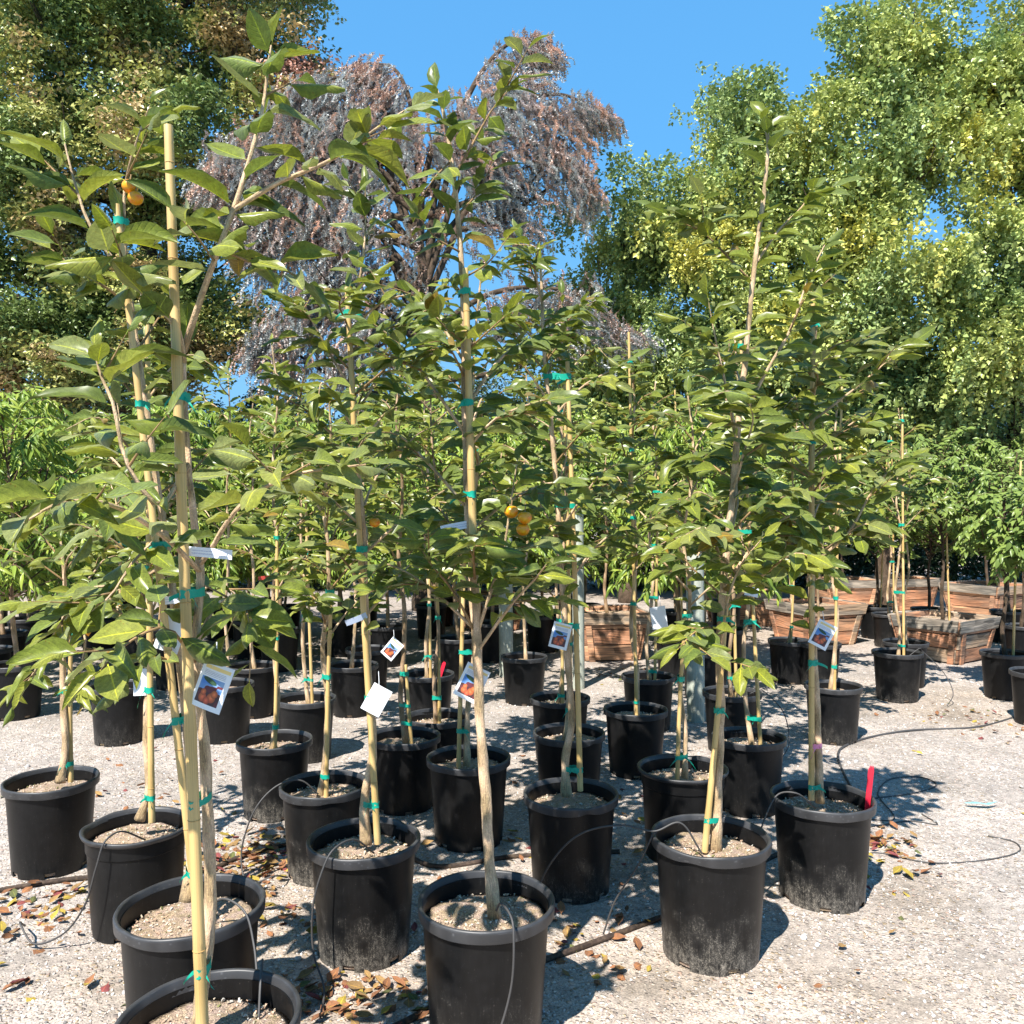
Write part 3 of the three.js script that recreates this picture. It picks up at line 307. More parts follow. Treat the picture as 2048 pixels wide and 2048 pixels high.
function addStake(t, a, b, r0 = 0.0125, seed = 1) {
  const R = rng(seed * 31 + 7), L = a.distanceTo(b), nodes = []; let y = 0.1 + 0.15 * R(); while (y < L - 0.05) { nodes.push(y / L); y += 0.2 + 0.12 * R(); }
  const mid = a.clone().lerp(b, 0.5); mid.x += 0.012 * (R() - 0.5); mid.z += 0.012 * (R() - 0.5);
  const seg = Math.max(20, Math.round(L / 0.04)), rad = (u) => { let f = 1; for (const n of nodes) f += 0.13 * Math.exp(-Math.pow((u - n) * L / 0.007, 2)); return r0 * (1 - 0.3 * u) * f; };
  const g = tube([a, mid, b], rad, seg, 12); const st = part('stake', g, M.bamboo, t);
  const c = g.userData.curve; for (const n of nodes) { const p = c.getPoint(n), tn = c.getTangent(n), k = new THREE.TorusGeometry(r0 * (1 - 0.3 * n) * 1.03, 0.0011, 5, 14); k.rotateX(Math.PI / 2); k.applyQuaternion(new THREE.Quaternion().setFromUnitVectors(UP, tn)); k.translate(p.x, p.y, p.z); part('node', k, M.bambooNode, st); }
  return (h) => { const u = clamp((h - a.y) / (b.y - a.y), 0, 1); return c.getPoint(u); };
}
function addTie(t, p, q, R, seed = 1, mat = M.tie, tails = true) { // soft plastic tape round stake and trunk
  const r = rng(seed * 13 + 5), mid = p.clone().add(q).multiplyScalar(0.5), half = p.distanceTo(q) / 2 + R, ang = Math.atan2(q.z - p.z, q.x - p.x), n = 28, pos = [], idx = [], hh = 0.008 + 0.004 * r();
  for (let i = 0; i <= n; i++) { const a = i / n * 6.2832, rx = half * (1 + 0.05 * noise(i * 0.7, seed)), rz = R * 1.12, x = rx * Math.cos(a), z = rz * Math.sin(a), w = hh * (1 + 0.5 * noise(i * 0.6, seed * 3.1)), o = 0.003 * noise(i * 0.9, seed * 5.7); for (const e of [-1, 0, 1]) pos.push(mid.x + (x * (e ? 1 : 0.94)) * Math.cos(ang) - z * Math.sin(ang), mid.y + w * e + o, mid.z + (x * (e ? 1 : 0.94)) * Math.sin(ang) + z * Math.cos(ang)); }
  for (let i = 0; i < n; i++) for (const k of [0, 1]) { const a = i * 3 + k, b = a + 3; idx.push(a, a + 1, b, a + 1, b + 1, b); }
  if (tails) for (const sgn of [-1, 1]) { const b0 = pos.length / 3, L = 0.025 + 0.045 * r(), dx = sgn * (0.25 + 0.7 * r()), dy = -0.2 - 0.9 * r(), zz = R + 0.002; for (let i = 0; i <= 4; i++) { const u = i / 4; pos.push(mid.x + dx * L * u, mid.y + dy * L * u * u + 0.006, mid.z + zz + 0.012 * u, mid.x + dx * L * u + 0.004 * sgn, mid.y + dy * L * u * u - 0.006, mid.z + zz + 0.01 * Math.sin(u * 3)); } for (let i = 0; i < 4; i++) { const a = b0 + i * 2; idx.push(a, a + 1, a + 2, a + 1, a + 3, a + 2); } }
  const g = new THREE.BufferGeometry(); g.setAttribute('position', new THREE.Float32BufferAttribute(pos, 3)); g.setIndex(idx); g.computeVertexNormals(); part('tie', g, mat, t);
}
// printed picture side of a care card: blue sky, leaf, orange fruit
const cardTex = (() => {
  const w = 160, h = 220, fr = [[0.3, 0.78, 0.17], [0.66, 0.72, 0.18], [0.5, 0.86, 0.14], [0.75, 0.55, 0.14], [0.28, 0.58, 0.12]];
  return dataTex(w, h, (i, j, o) => {
    const x = i / w, y = 1 - j / h, n = barkN1(i, j), n2 = barkN3(i * 3, j * 3); o[0] = 0.93; o[1] = 0.94; o[2] = 0.95;
    if (y > 0.07 && y < 0.15 && x > 0.1 && x < 0.94) { o[0] = 0.97; o[1] = 0.85; o[2] = 0.55; }
    if (y > 0.19 && y < 0.3 && x > 0.12 && x < 0.85 && Math.floor(y * 60) % 2 && n2 > 0.35) { o[0] = o[1] = 0.72; o[2] = 0.76; }
    if (x > 0.1 && x < 0.86 && y > 0.33 && y < 0.9) {
      const px = (x - 0.1) / 0.76, py = (y - 0.33) / 0.57; o[0] = 0.3 + 0.3 * n; o[1] = 0.5 + 0.2 * n; o[2] = 0.8; if (py > 0.4 + 0.2 * n) { o[0] = 0.3; o[1] = 0.2; o[2] = 0.2; }
      const lx = px - 0.4, ly = py - 0.12 - 0.2 * lx; if (lx * lx / 0.1 + ly * ly / 0.01 < 1) { o[0] = 0.2; o[1] = 0.3; o[2] = 0.2; }
      if (n > 0.62 && py > 0.2) { o[0] = 0.4; o[1] = 0.2; o[2] = 0.22; }
      for (const [a, b, r] of fr) { const d = Math.hypot(px - a, (py - b) * 0.95) / r; if (d < 1) { const l = 1 - 0.35 * d; o[0] = 0.95 * l; o[1] = 0.52 * l * (0.8 + 0.3 * n); o[2] = 0.3 * l; } }
    }
  });
})();
cardTex.wrapS = cardTex.wrapT = THREE.ClampToEdgeWrapping;
M.cardPrint = std({ map: cardTex, roughness: 0.35 });
function bent(w, h, bow, nx = 6) { const g = new THREE.PlaneGeometry(w, h, nx, 4), p = g.attributes.position; for (let i = 0; i < p.count; i++) p.setZ(i, bow * (1 - Math.pow(p.getX(i) / (w / 2), 2)) + bow * 0.4 * p.getY(i) / h); g.computeVertexNormals(); return g; }
function slab(w, h, d, bow) { const g = new THREE.BoxGeometry(w, h, d, 6, 4, 1), p = g.attributes.position; for (let i = 0; i < p.count; i++) p.setZ(i, p.getZ(i) + bow * (1 - Math.pow(p.getX(i) / (w / 2), 2)) + bow * 0.4 * p.getY(i) / h); g.computeVertexNormals(); return g; }
function addCard(t, p, [rx, ry, rz], print, label, s = 1, from) {
  const w = 0.078 * s, h = 0.108 * s, g = slab(w, h, 0.0008, 0.004); const c = part('care_card', g, print ? M.card : M.card, t, label); c.position.copy(p); c.rotation.set(rx, ry, rz);
  if (print) { const f = bent(w * 0.985, h * 0.985, 0.004); f.translate(0, 0, 0.0009); part('printed_face', f, M.cardPrint, c); }
  if (from) { part('string', tube([from, p.clone().lerp(from, 0.5).add(V(0.004, -0.003, 0.004)), p.clone().add(V(0, 0.045 * s, 0))], () => 0.0012, 10, 5), M.card, t); }
}
// narrow wrap-round paper label
function addStrip(t, p, [rx, ry, rz], mat, L = 0.12, w = 0.02, name = 'label_strip', label) { const g = slab(L, w, 0.0006, 0.008); const m = part(name, g, mat, t, label); m.position.copy(p); m.rotation.set(rx, ry, rz); return m; }
M.strip = std({ map: dataTex(256, 48, (i, j, o) => { const n = barkN3(i * 2, j * 3), on = i > 30 && i < 225 && ((j > 12 && j < 20) || (j > 27 && j < 33)) && n > 0.5; o[0] = on ? 0.66 : 0.93; o[1] = on ? 0.68 : 0.94; o[2] = on ? 0.82 : 0.97; }), roughness: 0.45 });
const fruitGeo = (() => { const pr = []; for (let i = 0; i <= 12; i++) { const a = -Math.PI / 2 + Math.PI * i / 12; pr.push([Math.max(0.0001, Math.cos(a)) * (1 + 0.06 * Math.sin(a)), Math.sin(a) * 0.9 - (i > 10 ? 0.06 : 0)]); } return lathe(pr, 20); })();
const calyxGeo = (() => { const gs = []; for (let k = 0; k < 4; k++) { const g = leafGeo({ nx: 3, nz: 2, wide: 0.5, curl: 0.45, fold: 0.2, stalk: 0 }); g.rotateY(k * Math.PI / 2); gs.push(g); } return mergeGeometries(gs); })();
function addFruit(t, p, r) { const f = part('fruit', fruitGeo, M.fruit, t); f.position.copy(p); f.scale.setScalar(r); const c = part('calyx', calyxGeo, M.calyx, f); c.position.y = 0.86; c.scale.setScalar(0.72); part('fruit_stalk', tube([V(0, 0.8, 0), V(0.1, 1.6, -0.1)], () => 0.09, 3, 5), M.twig, f); }

// trunk, side shoots and leaves of one staked persimmon; leaves are separate meshes when big enough in view
const toV = (a) => a.map((p) => V(p[0], p[1], p[2]));
function persimmon(k, { label, group = 'staked persimmon trees in black pots', single = true, leafLen = 0.106, space = 0.028, cap = 298, type = 0, dirt = 1, dark = 0, clear = [] }) {
  const [X, Z, s] = POTS[k], T = TREES[k], r = rng(k * 101 + 17), t = thing('potted_persimmon_tree', [X, groundY(X, Z), Z], label, 'potted tree', group);
  addPot(t, s, { type, dirt, seed: k, chips: Z > -5.6, turn: r() * 6 });
  let trunk;
  if (T.trunk) trunk = toV(T.trunk); else { trunk = []; const n = 8, lx = (r() - 0.5) * 0.12, lz = (r() - 0.5) * 0.1; for (let i = 0; i <= n; i++) { const u = i / n; trunk.push(V(lx * u + 0.018 * Math.sin(i * 2.1 + k), 0.35 * s + (T.h - 0.35 * s) * u, lz * u + 0.018 * Math.cos(i * 1.7 + k))); } }
  const tr0 = (k < 10 ? 0.0135 : 0.0105) + 0.003 * r(), H = trunk[trunk.length - 1].y, curve = new THREE.CatmullRomCurve3(trunk, false, 'centripetal');
  const trunkMesh = part('trunk', tube(trunk, (u) => tr0 * (1 - 0.78 * Math.pow(u, 1.1)) + (u < 0.06 ? 0.006 * (1 - u / 0.06) : 0) + 0.0016, Math.max(30, trunk.length * 7), 12, { bumpy: 0.32, seed: k }), r() < 0.75 || k < 10 ? M.barkPale : M.bark, t);
  const at = (h) => { let lo = 0, hi = 1; for (let i = 0; i < 22; i++) { const m = (lo + hi) / 2; curve.getPoint(m).y < h ? (lo = m) : (hi = m); } return curve.getPoint(lo); };
  // stake and ties
  let stake = null;
  if (T.stake) { const [a, b] = toV(T.stake); stake = [a, b, addStake(t, a, b, k === 1 ? 0.0145 : 0.0125, k)]; }
  else if (T.stakeTop) { const a = V(trunk[0].x + T.sx, 0.33 * s, trunk[0].z + 0.022), e = at(T.stakeTop), b = V(e.x + T.sx * 0.6, T.stakeTop, e.z + 0.022); stake = [a, b, addStake(t, a, b, 0.011, k)]; }
  if (stake) { const lo = Math.max(stake[0].y, 0.4 * s) + 0.1, hi = Math.min(stake[1].y, H) - 0.06, n = Math.max(2, Math.round((hi - lo) / 0.48)); for (let i = 0; i <= n; i++) { const h = lo + (hi - lo) * i / n + (r() - 0.5) * 0.12, p = stake[2](h), q = at(h); q.y = p.y = h; if (Math.hypot(p.x - q.x, p.z - q.z) < 0.14) addTie(t, p, q, 0.0155, k * 9 + i, M.tie, r() < 0.7); } }
  // side shoots
  const shoots = [];
  for (const b of T.branches ?? []) shoots.push({ pts: toV(b), main: true });
  const A = T.auto;
  if (A) for (let i = 0, N = Math.round(A.n * 1.45); i < N; i++) {
    const h = A.h0 + ((A.h1 ?? H - 0.12) - A.h0) * (i + 0.2 + 0.6 * r()) / N, p = at(h), a = i * 2.4 + r() * 1.2 + k, f = 1 - 0.45 * clamp((h - A.h0) / (H - A.h0), 0, 1), L = A.len * (0.65 + 0.6 * r()) * f * 1.02, up = A.up * (1.1 + 1.2 * r());
    const d = V(Math.cos(a), 0, Math.sin(a)), e1 = p.clone().addScaledVector(d, L * 0.45).add(V(0, L * 0.45 * up * 1.3, 0)), e2 = p.clone().addScaledVector(d, L * 0.8).add(V((r() - 0.5) * 0.08, L * up * 0.85, (r() - 0.5) * 0.08)), e3 = p.clone().addScaledVector(d, L).add(V((r() - 0.5) * 0.1, L * up * (0.55 + 0.5 * r()), (r() - 0.5) * 0.1));
    shoots.push({ pts: [p, e1, e2, e3] });
    for (let j = 0; j < (r() < 0.5 ? 2 : 1); j++) { const d2 = V(Math.cos(a + 0.9 - 1.8 * r()), 0.5 * r(), Math.sin(a + 0.9 - 1.8 * r())), l2 = L * 0.45; shoots.push({ pts: [e1, e1.clone().addScaledVector(d2, l2 * 0.5), e1.clone().addScaledVector(d2, l2).add(V(0, -0.03 * r(), 0))] }); }
  }
  for (const sh of shoots.slice()) if (sh.main && sh.pts.length > 3) { const c = new THREE.CatmullRomCurve3(sh.pts, false, 'centripetal'), n = 2; for (let i = 0; i < n; i++) { const u = 0.35 + 0.5 * (i + r()) / n, p = c.getPoint(u), tn = c.getTangent(u), a = r() * 6.28, d = V(Math.cos(a), 0.1 + 0.4 * r(), Math.sin(a)).addScaledVector(tn, 0.7).normalize(), L = 0.09 + 0.1 * r(); shoots.push({ pts: [p, p.clone().addScaledVector(d, L * 0.5), p.clone().addScaledVector(d, L).add(V(0, 0.02 * (r() - 0.5), 0))] }); } }
  const leaves = [];
  const putLeaves = (c, L, u0, sp) => {
    const n = Math.max(2, Math.round(L * (1 - u0) / sp)); let side = r() * 6.28;
    for (let i = 0; i <= n; i++) {
      const u = clamp(u0 + (1 - u0) * (i + 0.35 * (r() - 0.5)) / n, 0, 1), p = c.getPoint(u), tn = c.getTangent(clamp(u, 0.01, 0.99)); side += 2.4 + 0.8 * (r() - 0.5);
      const steep = Math.abs(tn.y) > 0.8, out = steep ? V(Math.cos(side), 0, Math.sin(side)) : tn.clone().cross(UP).normalize().multiplyScalar(i % 2 ? 1 : -1).add(V((r() - 0.5) * 0.5, (r() - 0.35) * 0.5, (r() - 0.5) * 0.5));
      const last = i === n, dir = out.multiplyScalar(last ? 0.15 : 0.85).addScaledVector(tn, last ? 1 : 0.55); dir.y = dir.y * 0.8 - (u > 0.8 ? 0.02 : 0.1) - 0.32 * r() * r() * (1.3 - u); dir.normalize();
      const nrm = V((r() - 0.5) * 0.9 - 0.3, 0.85, (r() - 0.5) * 0.9 + 0.62)   /* blades turn to the sun */, sz = leafLen * (0.72 + 0.5 * r()) * (last || u > 0.93 ? 0.8 : 1);
      if (clear.some(([x, y, z]) => Math.hypot(p.x + dir.x * sz * 0.5 - x, p.y + dir.y * sz * 0.5 - y) < 0.075 && p.z > z - 0.06)) continue;
      leaves.push([p, dir, nrm, sz]);
    }
  };
  for (const sh of shoots) {
    const c = new THREE.CatmullRomCurve3(sh.pts, false, 'centripetal'), L = c.getLength(), r0 = clamp(0.0022 + 0.008 * L, 0.0025, sh.main ? 0.009 : 0.006);
    part('branch', tube(sh.pts, (u) => r0 * (1 - 0.72 * u), Math.max(6, Math.round(L / 0.04)), 7, { bumpy: 0.2, seed: k + L }), r0 > 0.005 ? trunkMesh.material : M.twig, trunkMesh);
    putLeaves(c, L, sh.main ? 0.2 : 0.18, space * (sh.main ? 0.72 : 1));
  }
  { const u0 = clamp(T.trunk ? (k === 1 || k === 4 ? 0.97 : 0.4) : 0.4, 0, 0.97); putLeaves(curve, curve.getLength(), u0, space * 1.25); }
  const many = [[], []];
  leaves.sort((a, b) => b[0].z - a[0].z); const limit = single ? cap : 0;   // the nearest leaves first
  leaves.forEach(([p, d, n, sz], i) => {
    if (single && i < limit) { const m = part('leaf', leafShapes[Math.floor(r() * 8)], r() < 0.018 ? yellowLeaf : persimmonMats[Math.floor(r() * (dark ? 4 : 6))], t); m.applyMatrix4(basis(p, d, n, sz)); }
    else many[Math.floor(r() * 2)].push(basis(p, d, n, sz));
  });
  many.forEach((m, i) => m.length && instances('leaves', simpleLeaf[i], persimmonMats[(k + i) % 4], m, t));
  persimmon.count = (persimmon.count ?? 0) + Math.min(limit, leaves.length);
  return { t, at, stake, local: (x, y, z) => V(x - X, y - t.position.y, z - Z) };
}
const near = {};
const front = {
  1: { label: 'closest persimmon tree, its pot cut off by the bottom edge, tall pale bamboo stake', leafLen: 0.135, space: 0.042, dirt: 2 },
  2: { label: 'persimmon tree in the pot just behind the closest one, its stake leaning', leafLen: 0.13, space: 0.042, dirt: 2 },
  3: { label: 'persimmon tree in thin-rimmed pot with a wire loop of drip tube on its side', type: 1, dirt: 2 },
  4: { label: 'small drooping persimmon tree in the pot cut by the left edge', dirt: 2, space: 0.055 },
  5: { label: 'persimmon tree with a blank pale blue card, dusty pot left of the front centre pot', dirt: 0 },
  6: { label: 'persimmon tree bearing three yellow fruits, bare pale trunk, front centre pot', clear: [[0.0, 1.59, 0.12]], leafLen: 0.104, space: 0.024, dirt: 1 },
  7: { label: 'persimmon tree with two crossing stems in the dusty front pot on open gravel', leafLen: 0.114, space: 0.026, dirt: 0 },
  8: { label: 'persimmon tree in the pot that holds a red plastic marker', leafLen: 0.126, dirt: 0 },
  9: { label: 'persimmon tree just behind the front centre pot, small dark picture card on its stake', dirt: 1 },
  10: { label: 'persimmon tree in black pot hidden behind the bare pale trunk', cap: 170, dirt: 2 },
  11: { label: 'low persimmon tree in dusty pot behind the pale blue card tree', cap: 170, dirt: 0, space: 0.031 },
  12: { label: 'persimmon tree with a dull red flag on its stem', cap: 170, dirt: 0, space: 0.031 },
  13: { label: 'persimmon tree in flared-rim pot behind the dusty front pot', cap: 170, type: 1, dirt: 2, space: 0.031 },
  14: { label: 'persimmon tree with white tag behind the flared-rim pot', cap: 170, dirt: 2, space: 0.031 },
  15: { label: 'persimmon tree with diamond-hung picture card in the shaded middle row', cap: 170, dirt: 2, space: 0.031 },
  16: { label: 'persimmon tree with yellow tape on its stem in the shaded middle row', cap: 170, dirt: 2, space: 0.031 },
  17: { label: 'persimmon tree in shaded pot directly behind the small dark card tree', cap: 170, dirt: 1, space: 0.031 },
  19: { label: 'persimmon tree in tall shaded pot between the post and the flared-rim pot', cap: 170, dirt: 2, space: 0.031 },
};
for (const [k, o] of Object.entries(front)) near[k] = persimmon(+k, o);
const backLabels = {
  18: 'persimmon tree in the second shaded pot behind the small dark card tree', 20: 'persimmon tree in sunlit-rimmed pot beside the pale green posts', 21: 'persimmon tree in the pot topped with fallen yellow leaves',
  22: 'persimmon tree in shaded pot beside the shortest pale post', 23: 'persimmon tree in sunlit grey pot behind the red marker pot', 24: 'persimmon tree in black pot before the middle wooden box',
  25: 'slim persimmon tree with yellow ribbon, pot dappled by leaf shadow', 26: 'persimmon tree in the pot half hidden behind the dappled pot', 27: 'small tree in pot before the far wooden boxes, second behind the dappled pot',
  31: 'persimmon tree in very dark shaded pot left of the two leaning stakes', 32: 'persimmon tree in dark pot behind the closest picture card', 33: 'persimmon tree in shaded pot behind the red flag tree',
  34: 'persimmon tree in sunlit grey pot far behind the red flag tree', 35: 'persimmon tree in pot with a short red marker in the shaded row', 36: 'persimmon tree in rim-lit pot beside the short red marker pot', 38: 'persimmon tree in the pot behind the rim-lit one near the short red marker', 45: 'persimmon tree whose grey pot peeks out right of the picture card stake',
};
for (const [k, label] of Object.entries(backLabels)) persimmon(+k, { label, single: false, space: 0.036, dirt: 2 - (k % 2), group: 'persimmon trees in the back rows' });
console.log('single leaves', persimmon.count);

// cards, labels, fruit and flags of the front trees (offsets in metres from each pot's foot)
{
  const n = near;
  const P = (k, x, h, dz = 0.03) => V(x, h, dz);
  const loc = DETAILS;
  for (const [k, kind, x, h, dz, rz, extra] of loc) {
    const t = n[k].t, p = V(x, h, dz), hang = p.clone().add(V(0.005, 0.1, -0.015));
    if (kind === 'card') addCard(t, p, [-0.12, extra ?? -0.1, rz], true, 'white card printed with orange fruit', 1, hang);
    if (kind === 'blank') addCard(t, p, [-0.1, extra ?? 0.1, rz], false, 'blank pale card', 0.95, hang);
    if (kind === 'strip') addStrip(t, p, [-0.15, extra ?? -0.2, rz], M.strip, 0.115, 0.022);
    if (kind === 'blue') addStrip(t, p, [0.1, 0.2, rz], M.cardBlue, 0.08, 0.022);
    if (kind === 'red') addStrip(t, p, [0, 0.3, rz], M.redDull, 0.085, 0.02, 'flag', 'dull red flag');
    if (kind === 'orange') addStrip(t, p, [0, 0.3, rz], M.orange, 0.1, 0.02, 'flag', 'orange flag');
    if (kind === 'yellow') addStrip(t, p, [0, 0.3, rz], M.yellow, 0.1, 0.022, 'flag', 'yellow flag');
    if (kind === 'lime') addStrip(t, p, [0, -0.3, rz], M.lime, 0.07, 0.025, 'flag', 'lime green flag');
    if (kind === 'fruit') addFruit(t, p, rz);
    if (kind === 'pink') { const q = n[k].at(h); addTie(t, V(q.x - 0.02, h, q.z + 0.02), q, 0.017, 91, M.pinkTie, true); }
  }
}
// ---------------------------------------------------------------- narrow-leaved fruit trees in pots and wooden boxes
const peachLeaf = [leafGeo({ nx: 5, nz: 2, wide: 0.115, curl: 0.3, fold: 0.4, stalk: 0.05, seed: 1 }), leafGeo({ nx: 5, nz: 2, wide: 0.13, curl: 0.5, fold: 0.5, twist: 0.6, stalk: 0.05, seed: 2 })];
const plumLeaf = [leafGeo({ nx: 4, nz: 2, wide: 0.23, curl: 0.2, fold: 0.4, stalk: 0.06, seed: 3 }), leafGeo({ nx: 4, nz: 2, wide: 0.26, curl: 0.35, fold: 0.5, twist: 0.4, stalk: 0.06, seed: 4 })];
const peachMats = [plainLeaf(0.25, 0.35, 0.045), plainLeaf(0.17, 0.26, 0.04), plainLeaf(0.33, 0.4, 0.055)], plumMats = [plainLeaf(0.22, 0.3, 0.06), plainLeaf(0.15, 0.22, 0.045)];
function fruitTree(t, base, H, { R = 0.75, h0 = 1.05, n = 24, seed = 1, kind = 0, leaf = 0.115, space = 0.02, fill = 1, stake = 0, droop = 1 }) {
  const r = rng(seed * 61 + 9), trunk = []; const lx = (r() - 0.5) * 0.12; for (let i = 0; i <= 6; i++) trunk.push(V(lx * i / 6 + 0.02 * Math.sin(i * 1.9 + seed), base + (H * 0.86 - base) * i / 6, 0.02 * Math.cos(i * 2.3 + seed)));
  const tm = part('trunk', tube(trunk, (u) => 0.02 * (1 - 0.7 * u), 26, 9, { bumpy: 0.3, seed }), kind ? M.barkDark : M.bark, t), c = new THREE.CatmullRomCurve3(trunk), mats = [[], [], []], gs = [];
  const grow = (p, e, sag) => {
    const m = p.clone().lerp(e, 0.5).add(V((r() - 0.5) * 0.1, 0.06 + 0.1 * r(), (r() - 0.5) * 0.1)), cv = new THREE.CatmullRomCurve3([p, m, e]), L = cv.getLength(); gs.push(tube([p, m, e], (u) => 0.007 * (1 - 0.75 * u), 8, 5));
    const k = Math.round(L * fill / space); let a = r() * 6;
    for (let i = 0; i < k; i++) { const u = 0.22 + 0.78 * (i + r()) / k, q = cv.getPoint(Math.min(1, u)), tn = cv.getTangent(Math.min(0.99, u)); a += 2.4; const d = V(Math.cos(a), 0.15, Math.sin(a)).addScaledVector(tn, 0.6); d.y -= droop * (0.35 + 0.9 * r()); d.normalize(); mats[Math.floor(r() * 3)].push(basis(q, d, V((r() - 0.5) * 1.4 - 0.3, 0.9, (r() - 0.5) * 1.4 + 0.5), leaf * (0.55 + 0.7 * r()))); }
  };
  for (let i = 0; i < n; i++) {
    const f = (i + r()) / n, h = h0 + (H * 0.8 - h0) * f, p = c.getPoint(clamp((h - 0.12 - base) / (H * 0.86 - base), 0.3, 1)), a = i * 2.4 + r(), rr = R * (0.55 + 0.5 * r()) * Math.sqrt(Math.max(0.12, 1 - Math.pow((f - 0.35) / 0.72, 2)));
    const e = V(p.x + rr * Math.cos(a), h + 0.22 * r() + (f > 0.8 ? 0.25 : 0.05), p.z + rr * Math.sin(a)); grow(p, e);
    for (let j = 0; j < 2; j++) { const b = a + (r() - 0.5) * 1.8, s = p.clone().lerp(e, 0.35 + 0.4 * r()); s.y += 0.05; grow(s, s.clone().add(V(0.3 * R * Math.cos(b) * (0.6 + r()), 0.12 - 0.3 * r(), 0.3 * R * Math.sin(b) * (0.6 + r())))); }
  }
  part('branches', mergeGeometries(gs), M.twigDark, tm);
  const lg = kind ? plumLeaf : peachLeaf, lm = kind ? plumMats : peachMats; mats.forEach((m, i) => m.length && instances('leaves', lg[i % 2], lm[i % lm.length], m, t));
  if (stake) addStake(t, V(0.05, base - 0.04, 0.03), V(0.05 + (r() - 0.5) * 0.3, stake, 0.03), 0.011, seed);
}
let fs = 1;
function pottedFruit(x, z, s, H, o, name, label, group) { const t = thing(name, [x, groundY(x, z), z], label, 'potted tree', group); addPot(t, s, { dirt: 2, seed: ++fs, chips: false }); fruitTree(t, 0.35 * s, H, { seed: fs, ...o }); return t; }
const peachAt = [], PG = 'peach trees in black pots in the back rows', PL = 'long-leaved peach tree in a shaded black pot of the back rows';
for (const [x, z, H, R, stake, label] of [
  [-3.81, -6.45, 2.65, 0.85, 0, 'big drooping peach tree at the left edge of the yard'], [-3.0, -7.5, 2.7, 0.8, 0, 'peach tree behind the two leaning bamboo stakes'], [-4.9, -8.1, 2.9, 0.9], [-2.3, -8.3, 2.8, 0.8], [-3.6, -9.2, 2.9, 0.85], [-1.28, -8.58, 2.9, 0.8], [-0.51, -7.78, 2.75, 0.7, 2.3, 'peach tree behind the short red marker pot'], [-2.0, -9.9, 3, 0.9], [0.35, -9.4, 2.9, 0.8], [-1.0, -10.4, 3.1, 0.9], [1.54, -7.85, 2.55, 0.7, 2.7, 'peach tree between the pale posts and the nearest wooden box'], [2.1, -8.3, 2.4, 0.65, 2.4, 'peach tree left of the middle wooden box'], [1.9, -9.8, 2.8, 0.8], [-5.6, -9.9, 3, 0.9], [2.75, -10.8, 2.7, 0.8], [-0.2, -8.8, 2.7, 0.75], [0.9, -10.4, 3, 0.9], [-4.3, -10.8, 3.1, 0.95], [-3.2, -11, 3.1, 0.95], [-6.6, -10.2, 3.2, 1],
]) { peachAt.push([x, z]); pottedFruit(x, z, 0.95, H, { R, stake: stake || 0, n: 42, fill: 1.5, h0: 0.72 }, 'potted_peach_tree', label ?? PL, PG); }
{ const r = rng(313); for (const z of [-7.2, -8.1, -9.1, -10.2, -11.4]) for (let x = -7; x < 2.2; x += 0.85) { const px = x + 0.3 * (r() - 0.5), pz = z + 0.3 * (r() - 0.5), H = 2.45 + 0.5 * r(), R = 0.62 + 0.2 * r(); if (Math.abs(px / pz) > 0.68 || peachAt.some(([a, b]) => Math.hypot(a - px, b - pz) < 0.62) || Object.values(POTS).some(([a, b]) => Math.hypot(a - px, b - pz) < 0.55) || [[1.02, -9.05], [-0.3, -11.2], [0.59, -7.48], [-0.06, -8.05]].some(([a, b]) => Math.hypot(a - px, b - pz) < 0.7)) continue; peachAt.push([px, pz]); pottedFruit(px, pz, 0.95, H, { R, n: 30, fill: 1.4, h0: 0.8, space: 0.022 }, 'potted_peach_tree', PL, PG); } }
for (const [x, z, H, R, stake, label] of [
  [4.18, -7.12, 2.1, 0.5, 2.0, 'slim plum tree in the pot beside the nearest wooden box'], [3.92, -6.25, 1.75, 0.3, 0, 'small plum tree in the pot cut by the right edge'], [5.3, -8.71, 2.5, 0.75, 2.55, 'plum tree in the pot at the right edge beside the wooden box'],
  [4.47, -10.34, 2.3, 0.6, 2.4, 'plum tree in the farther of two pots between the wooden boxes'], [5.05, -10.2, 2.0, 0.5, 0, 'dark slim plum tree in low pot behind the nearest wooden box'], [5.9, -10.0, 2.5, 0.75, 0, 'plum tree in pot between the nearest and far right wooden boxes'],
]) pottedFruit(x, z, 0.9, H, { R, stake, n: 26, kind: 1, leaf: 0.075, space: 0.014, droop: 0.6, h0: 1.05 }, 'potted_plum_tree', label, 'plum trees in black pots');

